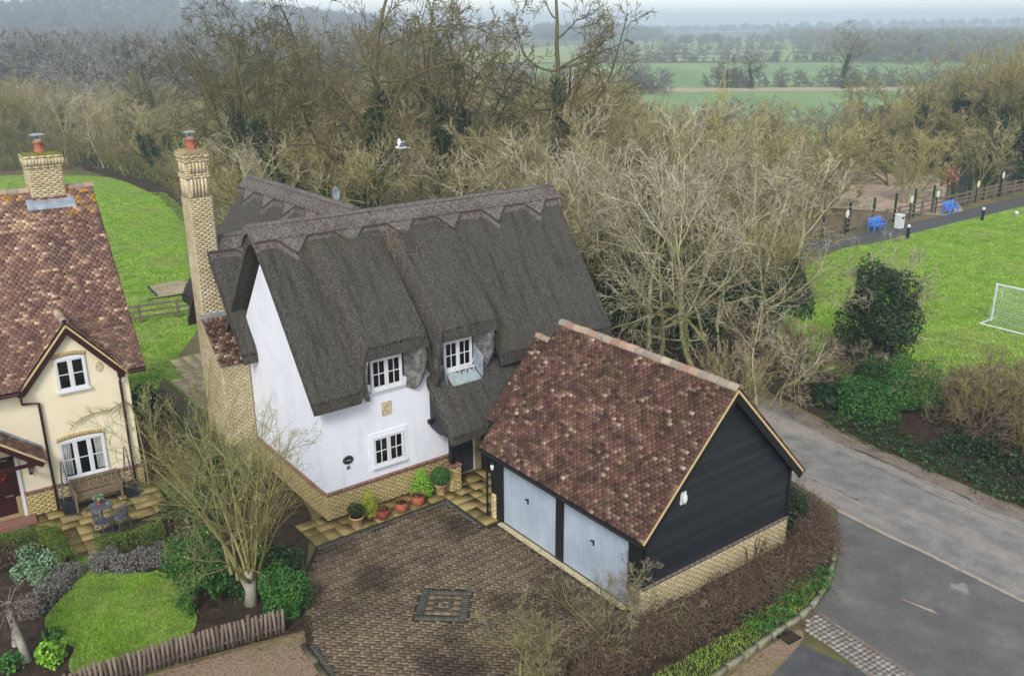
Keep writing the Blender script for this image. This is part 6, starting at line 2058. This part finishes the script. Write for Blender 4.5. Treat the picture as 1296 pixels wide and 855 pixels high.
for i, (x, y, r, h) in enumerate([(-11, 50, 1.7, 2.4), (-6.5, 50.5, 1.5, 2.6), (-2.5, 51, 1.7, 2.2), (-15.5, 56, 1.6, 2.4), (1.8, 51.5, 1.6, 2.2), (3.4, 45.8, 1.5, 1.9), (7.0, 47.6, 1.6, 2.2), (10.4, 43.6, 1.5, 2.0), (5.6, 42.3, 1.2, 1.6), (12.8, 44.2, 1.4, 1.7), (8.9, 41.0, 1.2, 1.5), (-9, 55, 1.6, 3.0), (2.4, 43.0, 1.5, 2.6), (4.4, 48.0, 1.8, 3.0), (9.4, 46.2, 1.7, 2.9), (12.0, 47.0, 1.5, 2.6), (6.6, 44.6, 1.4, 2.4), (14.6, 45.6, 1.3, 2.0), (0, 46.5, 1.6, 2.8), (8.0, 50, 1.9, 3.2)]):
    bush('holly', 'dark evergreen holly mass low among the bare trees behind the cottage', 'bush', (x, y, 0), (r, r, h), 2200, .2, 'leaf_ivy', 400 + i, group='hollies under the bare trees', lump=.4, lumps=10, stem=False)
# scrub along the wood's edge beside the rear lawn
for i in range(26):
    f = i / 25
    y = 48 + f * 56
    x = float(np.interp(y, [44, 56, 70, 86, 99, 112], [-14.5, -17, -23, -31, -45, -70])) + R_.uniform(.6, 2.6)
    plant_tree(f'bush{i % 3}', 'hazel_bush', 'bare bush along the edge of the rear lawn', 'bush', x, y, R_.uniform(1.0, 1.7), R_.uniform(0, 6.28), 'bushes along the rear lawn')
for i in range(30):
    x, y = R_.uniform(-16, 16), R_.uniform(44, 62)
    if not ok(x - 1, y) or (x < -6 and y < 48):
        continue
    plant_tree(f'bush{i % 3}', 'hazel_bush', 'bare bush low in the wood behind the cottage and garage', 'bush', x, y, R_.uniform(1.0, 1.6), R_.uniform(0, 6.28), 'bushes under the wood')
# trees on the right beyond the park fence
pts2 = []
tries = 0
while len(pts2) < 62 and tries < 5000:
    tries += 1
    y = R_.uniform(66, 120); x = R_.uniform(17, 78)
    f = np.interp(x, [17, 23, 34, 44, 60, 80], [64, 68.5, 76, 82, 93, 106])
    if y < f + .4 or (y > f + 24) or (22 < x < 40 and 76 < y < 104 and R_.random() < .8):
        continue
    if min([99] + [math.hypot(x - a, y - b) for a, b in pts2]) < 2.6:
        continue
    pts2.append((x, y))
for i, (x, y) in enumerate(pts2):
    k = R_.random()
    s = R_.uniform(.8, 1.12) * (1.12 if x > 44 else .78)
    if k < .35:
        plant_tree(f'yellow{i % 3}', 'sallow', 'olive bare sallow beyond the park fence', 'tree', x, y, s, R_.uniform(0, 6.28), 'sallows beyond the park fence')
    elif k < .8:
        plant_tree(f'brown{i % 4}', 'woodland_tree', 'brown bare tree beyond the park fence', 'tree', x, y, s, R_.uniform(0, 6.28), 'brown trees beyond the park fence')
    else:
        plant_tree(f'ivied{i % 2}', 'ivy_clad_tree', 'ivy clad bare tree beyond the park fence', 'tree', x, y, s, R_.uniform(0, 6.28), 'ivied trees beyond the park fence')
th = thing('beech_sapling', 'small sapling still holding russet leaves at the park fence', 'tree', (37.2, 76.9, 0), 0)
rng = np.random.default_rng(5)
P, d, f = blob_points(rng, 300, (.75, .75, 1.1), 8, .4, .6, -1); P[:, 2] += 2.2
link('foliage', leaves_mesh('foliage', P, .2, rng, tone=rng.random(len(P))), 'leaf_russet', th)
m = MB(); m.tube([(0, 0, 0), (.05, 0, 1.5), (0, .05, 3)], [.05, .035, .01], 6); m.build('trunk', 'bark_dark', th)

# ------------------------------------------------------------------ bank on the far side of the road
th = thing('ivy_clad_tree', 'stout round topped tree smothered in dark ivy between road and park', 'tree', (16.1, 37.2, 0), 0)
rng = np.random.default_rng(71)
P, d, f = blob_points(rng, 14000, (1.75, 1.65, 2.4), 13, .42, .45, -.95); P[:, 2] += 2.75; P[:, 0] -= .3
link('ivy', leaves_mesh('ivy', P, .13, rng, up=.35, N=d * .7, tone=rng.normal(.42, .2, len(P))), 'leaf_ivy', th)
(tr, cr), lv = tree_meshes(72, 5.6, 2, [(12, .3, 1, 55, 14, .42, 6, 5, .14, .01, .6), (8, .3, 1, 45, 14, .5, 4, 4, .16, .0, .6), (5, .3, 1, 42, 14, .5, 3, 3, .18, .0, .6)], .16, .013, lean=.08, wig=.12, name='trunk', stem_spread=.15)
link('trunk', tr, 'bark_pale', th); link('crown', cr, 'twig_pale', th)
for i, (x, y, r, h, mt, lb) in enumerate([(13.9, 32.6, 1.3, 1.0, 'leaf_mid', 'broad green laurel beside the road below the ivied tree'), (15.7, 33.3, 1.35, 1.35, 'leaf_mid', 'tall green laurel against the brown hedge across the road'), (12.7, 33.6, .8, .6, 'leaf_dark', 'low dark evergreen at the road end of the laurels'), (14.7, 34.5, 1.1, 1.1, 'leaf_dark', 'dark evergreen between the laurels and the ivied tree')]):
    bush('laurel', lb, 'bush', (x, y, 0), (r, r, h), 6000, .1, mt, 80 + i, lump=.3, lumps=14)
for i, (x, y, s, k) in enumerate([(12.2, 37.4, 1.15, 'red0'), (11.4, 38.8, 1.1, 'red1'), (13.4, 36.2, 1.1, 'red0'), (10.8, 40.6, 1.0, 'red1'), (14.6, 38.3, .8, 'red1'), (9.4, 37.0, .9, 'red0')]):
    plant_tree(k, 'bramble', 'reddish brown bramble heap at the bend of the road', 'bush', x, y, s, R_.uniform(0, 6.28), 'brambles at the bend')
for i, (x, y, s) in enumerate([(17.0, 31.8, 1.0), (18.0, 32.6, 1.1), (18.2, 31.0, 1.05), (19.3, 31.6, 1.1), (19.4, 29.8, 1.0), (20.6, 30.4, 1.1), (20.6, 28.6, 1.0), (21.8, 29, 1.1), (17.6, 30.0, .8), (18.7, 28.6, .8), (16.4, 32.6, .9), (18.9, 33.6, 1.0), (20.2, 32.2, 1.0)]):
    plant_tree(f'red{i % 2}' if i % 3 else 'bush1', 'winter_hedge_bush', 'brown leafless hedge bush along the park side of the road', 'bush', x, y, s * 1.05, R_.uniform(0, 6.28), 'leafless hedge across the road')
hedge_run('ivy_bank', 'dark green ivy spread along the verge across the road', [(12.6, 32.4), (13.7, 30.2), (15.0, 28.2), (16.3, 26.3), (18.6, 22.8)], 1.5, .28, 230, .1, 'leaf_dark', 90, cat='ivy', lumpy=.3, top_round=.8)
hedge_run('ivy_bank', 'dark green ivy below the leafless hedge across the road', [(15.8, 30.2), (17.2, 28.3), (19.2, 25.6)], 1.3, .5, 360, .11, 'leaf_ivy', 91, cat='ivy', lumpy=.3, top_round=.8)
hedge_run('leaf_mould', 'low tangle of bramble and dead leaves at the foot of the leafless hedge', [(16.6, 31.0), (17.6, 29.8), (19.0, 28.0)], 1.6, .35, 420, .09, 'leaf_brown', 92, cat='brambles', lumpy=.3, top_round=.9, tw=('twig_purple', 240, .5, .008))
plant_tree('yellow1', 'sallow', 'low yellow-twigged sallow behind the garage gable at the roadside', 'bush', 8.6, 31.6, .36, 2.0)
plant_tree('pale1', 'pale_bare_tree', 'small pale sapling hanging over the road behind the garage', 'tree', 9.9, 33.6, .5, 1.0)

# undergrowth and leaf litter of the wood: one mass
rng = np.random.default_rng(95)
n = 60000
x = rng.uniform(-30, 17, n); y = rng.uniform(36, 75, n)
k = in_poly(x, y, [(-14, 45), (-18, 56), (-25, 72), (10, 75), (17, 62), (12.6, 46), (10.5, 37.5), (6, 37.8), (2, 38.5), (-4, 45)])
x, y = x[k], y[k]
hz = np.clip(vnoise(x, y, .6, 7) * .8 + .35, .0, 1)
C = np.stack([x, y, rng.random(len(x)) ** 1.5 * hz * 1.3], 1)
o = link('undergrowth', leaves_mesh('undergrowth', C, .2, rng, tone=rng.random(len(x))), 'leaf_litter', None, 'stuff')
o['label'] = 'brown bramble and leaf litter under the trees'; o['category'] = 'undergrowth'
hz2 = vnoise(x, y, .45, 9) > .12
C2 = np.stack([x, y, rng.random(len(x)) ** 1.2 * 1.8], 1)[hz2]
o = link('evergreen_undergrowth', leaves_mesh('evergreen_undergrowth', C2, .2, rng, tone=rng.random(len(C2))), 'leaf_ivy', None, 'stuff')
o['label'] = 'dark ivy and holly growing under the trees'; o['category'] = 'undergrowth'

# fallen leaves blown along the edges of drive, gravel and road
rng = np.random.default_rng(97)
L_ = []
for a, b, w, n in (((4.0, -3.4), (4.0, -9.0), .5, 420), ((-.9, -1.2), (3.5, -1.2), .35, 160)):
    f = rng.random(n); q = np.abs(rng.normal(0, w, n))
    for i in range(n):
        x, y = c2w(a[0] + (b[0] - a[0]) * f[i] - (q[i] if a[0] == b[0] else 0), a[1] + (b[1] - a[1]) * f[i] - (0 if a[0] == b[0] else q[i]))
        L_.append((x, y))
for pts, w, n in ((FP, .5, 420), (KERB, .35, 500), ([(2.42, 19.5), (.95, 17.6), (-.8, 15.3)], .6, 400), ([(-5.75, 21.2), (-5.2, 19.2), (-4.4, 17.6)], .5, 260), ([(15.9, 24.9), (12.4, 30.1), (11.1, 33.0)], .5, 600), ([(-10.9, 22.6), (-8.4, 20.6), (-8.3, 19.2)], .6, 300)):
    P = np.array(pts, float); i0 = rng.integers(0, len(P) - 1, n); f = rng.random((n, 1))
    L_ += [tuple(v) for v in (P[i0] * (1 - f) + P[i0 + 1] * f + rng.normal(0, w, (n, 2)) * .7)]
C = np.array([(x, y, .03) for x, y in L_]); C[:, 2] += rng.uniform(-.012, .012, len(C))
o = link('fallen_leaves', leaves_mesh('fallen_leaves', C, .055, rng, up=.85, tone=rng.random(len(C))), 'leaf_litter', None, 'stuff')
o['label'] = 'brown fallen leaves scattered along the drive, fence and kerbs'; o['category'] = 'leaves'

# ------------------------------------------------------------------ far hedges and woods
for i, (x, y, s, lb) in enumerate([(79, 223, .92, 'round headed bare oak standing in the field hedge'), (57.5, 224, .62, 'broken topped bare oak in the field hedge'), (52, 226, .5, 'small bare oak at the end of the field hedge')]):
    plant_tree(f'oak{i}', 'field_oak', lb, 'tree', x, y, s, i * 1.3, sz=s * .95)
def scatter_wood(name, label, pts, smin, smax, key, seed):
    """one mass of far trees: instances on a cloud of points"""
    tr, cr, _ = PROTO[key]
    src = bpy.data.objects.get('far_tree_' + key)
    me = bpy.data.meshes.new(name)
    me.from_pydata([tuple(p) for p in pts], [], [])
    o = bpy.data.objects.new(name, me); COL.objects.link(o)
    o['kind'] = 'stuff'; o['label'] = label; o['category'] = 'wood'
    ng = bpy.data.node_groups.new(name, 'GeometryNodeTree')
    ng.interface.new_socket('Geometry', in_out='INPUT', socket_type='NodeSocketGeometry')
    ng.interface.new_socket('Geometry', in_out='OUTPUT', socket_type='NodeSocketGeometry')
    N, L = ng.nodes, ng.links
    gi, go_ = N.new('NodeGroupInput'), N.new('NodeGroupOutput')
    ip = N.new('GeometryNodeInstanceOnPoints')
    oi = N.new('GeometryNodeObjectInfo'); oi.inputs['Object'].default_value = FAR_SRC[key]; oi.transform_space = 'ORIGINAL'
    oi.inputs['As Instance'].default_value = True
    rr = N.new('FunctionNodeRandomValue'); rr.data_type = 'FLOAT_VECTOR'; rr.inputs[0].default_value = (0, 0, 0); rr.inputs[1].default_value = (0, 0, 6.283)
    rs = N.new('FunctionNodeRandomValue'); rs.data_type = 'FLOAT'; rs.inputs[2].default_value = smin; rs.inputs[3].default_value = smax
    rs.inputs['Seed'].default_value = seed
    L.new(gi.outputs[0], ip.inputs['Points']); L.new(oi.outputs['Geometry'], ip.inputs['Instance'])
    L.new(rr.outputs[0], ip.inputs['Rotation']); L.new(rs.outputs[1], ip.inputs['Scale'])
    L.new(ip.outputs[0], go_.inputs[0])
    md = o.modifiers.new('wood', 'NODES'); md.node_group = ng
    return o
FAR_SRC = {}
for key, (x, y) in (('far0', (-66, 150)), ('far1', (-52, 142))):
    tr, cr, _ = PROTO[key]
    o = bpy.data.objects.new('far_tree', cr); COL.objects.link(o); o.location = (x, y, 0)
    tag(o, 'bare tree at the near edge of the far wood', 'tree', 'far trees')
    FAR_SRC[key] = o
rng = np.random.default_rng(200)
def spread(n, x0, x1, y0, y1, keep=None):
    x = rng.uniform(x0, x1, n); y = rng.uniform(y0, y1, n)
    if keep is not None:
        k = keep(x, y); x, y = x[k], y[k]
    return np.stack([x, y, hill_z(x, y, HILLS)], 1)
wl_ = lambda x, y: (np.abs(x) < y * .75 + 40) & (x < -20 - (y - 130) * .12)
scatter_wood('far_wood', 'hazy bare wood covering the low hill beyond the rear lawn', spread(3400, -900, -20, 128, 1250, wl_), .9, 1.5, 'far0', 1)
scatter_wood('far_wood', 'hazy brown wood filling the ground before the low hill', spread(1100, -330, -14, 125, 420, wl_), .5, .85, 'far1', 2)
scatter_wood('far_wood', 'dark distant wood beyond the pale field', spread(700, 30, 150, 930, 1150), .9, 1.35, 'far0', 3)
scatter_wood('far_wood', 'broad hazy wood beyond the park trees', spread(2600, 130, 900, 300, 1100, lambda x, y: (x > 118 + (y - 300) * .22) & (x < y * .8 + 60)), .8, 1.3, 'far1', 4)
scatter_wood('far_wood', 'line of woods on the far horizon', spread(1500, -500, 1500, 1500, 2300), 1.0, 1.6, 'far0', 5)
def hedgerow(label, a, b, n, w, smin, smax, key, seed):
    f = rng.random(n)
    p = np.stack([a[0] + (b[0] - a[0]) * f + rng.normal(0, w, n), a[1] + (b[1] - a[1]) * f + rng.normal(0, w, n), np.zeros(n) - .02], 1)
    scatter_wood('field_hedge', label, p, smin, smax, key, seed)
hedgerow('brown hedge along the stubble strip with the oaks', (50, 229), (210, 232), 150, 1.2, .28, .55, 'far1', 6)
hedgerow('hedge between the green field and the pale field', (30, 392), (330, 398), 220, 2.2, .35, .75, 'far1', 7)
hedgerow('hedge below the wood at the near end of the green field', (8, 205), (32, 214), 50, 2.5, .4, .7, 'far1', 8)
hedgerow('hedge crossing the far pale field', (90, 700), (420, 690), 160, 4, .4, 1.0, 'far0', 9)
hedgerow('hedge beyond the pond', (40, 560), (300, 565), 150, 3, .35, .8, 'far1', 10)
hedgerow('scrub at the near edge of the green field', (0, 112), (70, 122), 90, 4, .3, .6, 'far1', 11)
# far houses among the trees
for i, (x, y, w) in enumerate([(262, 690, 14), (300, 720, 12), (205, 620, 10)]):
    th = thing('far_house', ['white walled house far off below the woods', 'second pale house behind the white walled far house', 'small pale farm building among the far hedges'][i], 'house', (x, y, 0), .2 * i)
    m = MB(); m.ext(-w / 2, w / 2, -3.5, 3.5, 0, 5); m.build('wall', 'paint_white' if i == 0 else 'far_wall', th)
    m = MB(); m.prism([(-3.9, 5), (0, 8.2), (3.9, 5)], 0, -w / 2 - .3, w / 2 + .3); m.build('roof', 'far_roof', th)
    for k in range(3):
        m = MB(); m.ext(-w / 2 + 1.5 + k * w / 3.5, -w / 2 + 2.8 + k * w / 3.5, -3.56, -3.5, 1, 2.4); m.build('window', 'glass_dark', th)

# ------------------------------------------------------------------ haze: the air itself
hz_ = MB(); hz_.ext(-1950, 1950, -330, 2950, -1.5, 46)
hz = hz_.build('haze', None, None, 'stuff')
hm = bpy.data.materials.new('haze')
hm.use_nodes = True
hn = hm.node_tree
hn.nodes.clear()
pv = hn.nodes.new('ShaderNodeVolumePrincipled')
pv.inputs['Color'].default_value = (.74, .86, 1.0, 1)
pv.inputs['Density'].default_value = .0008
pv.inputs['Anisotropy'].default_value = .2
ho = hn.nodes.new('ShaderNodeOutputMaterial')
hn.links.new(pv.outputs[0], ho.inputs['Volume'])
hz.data.materials.append(hm)
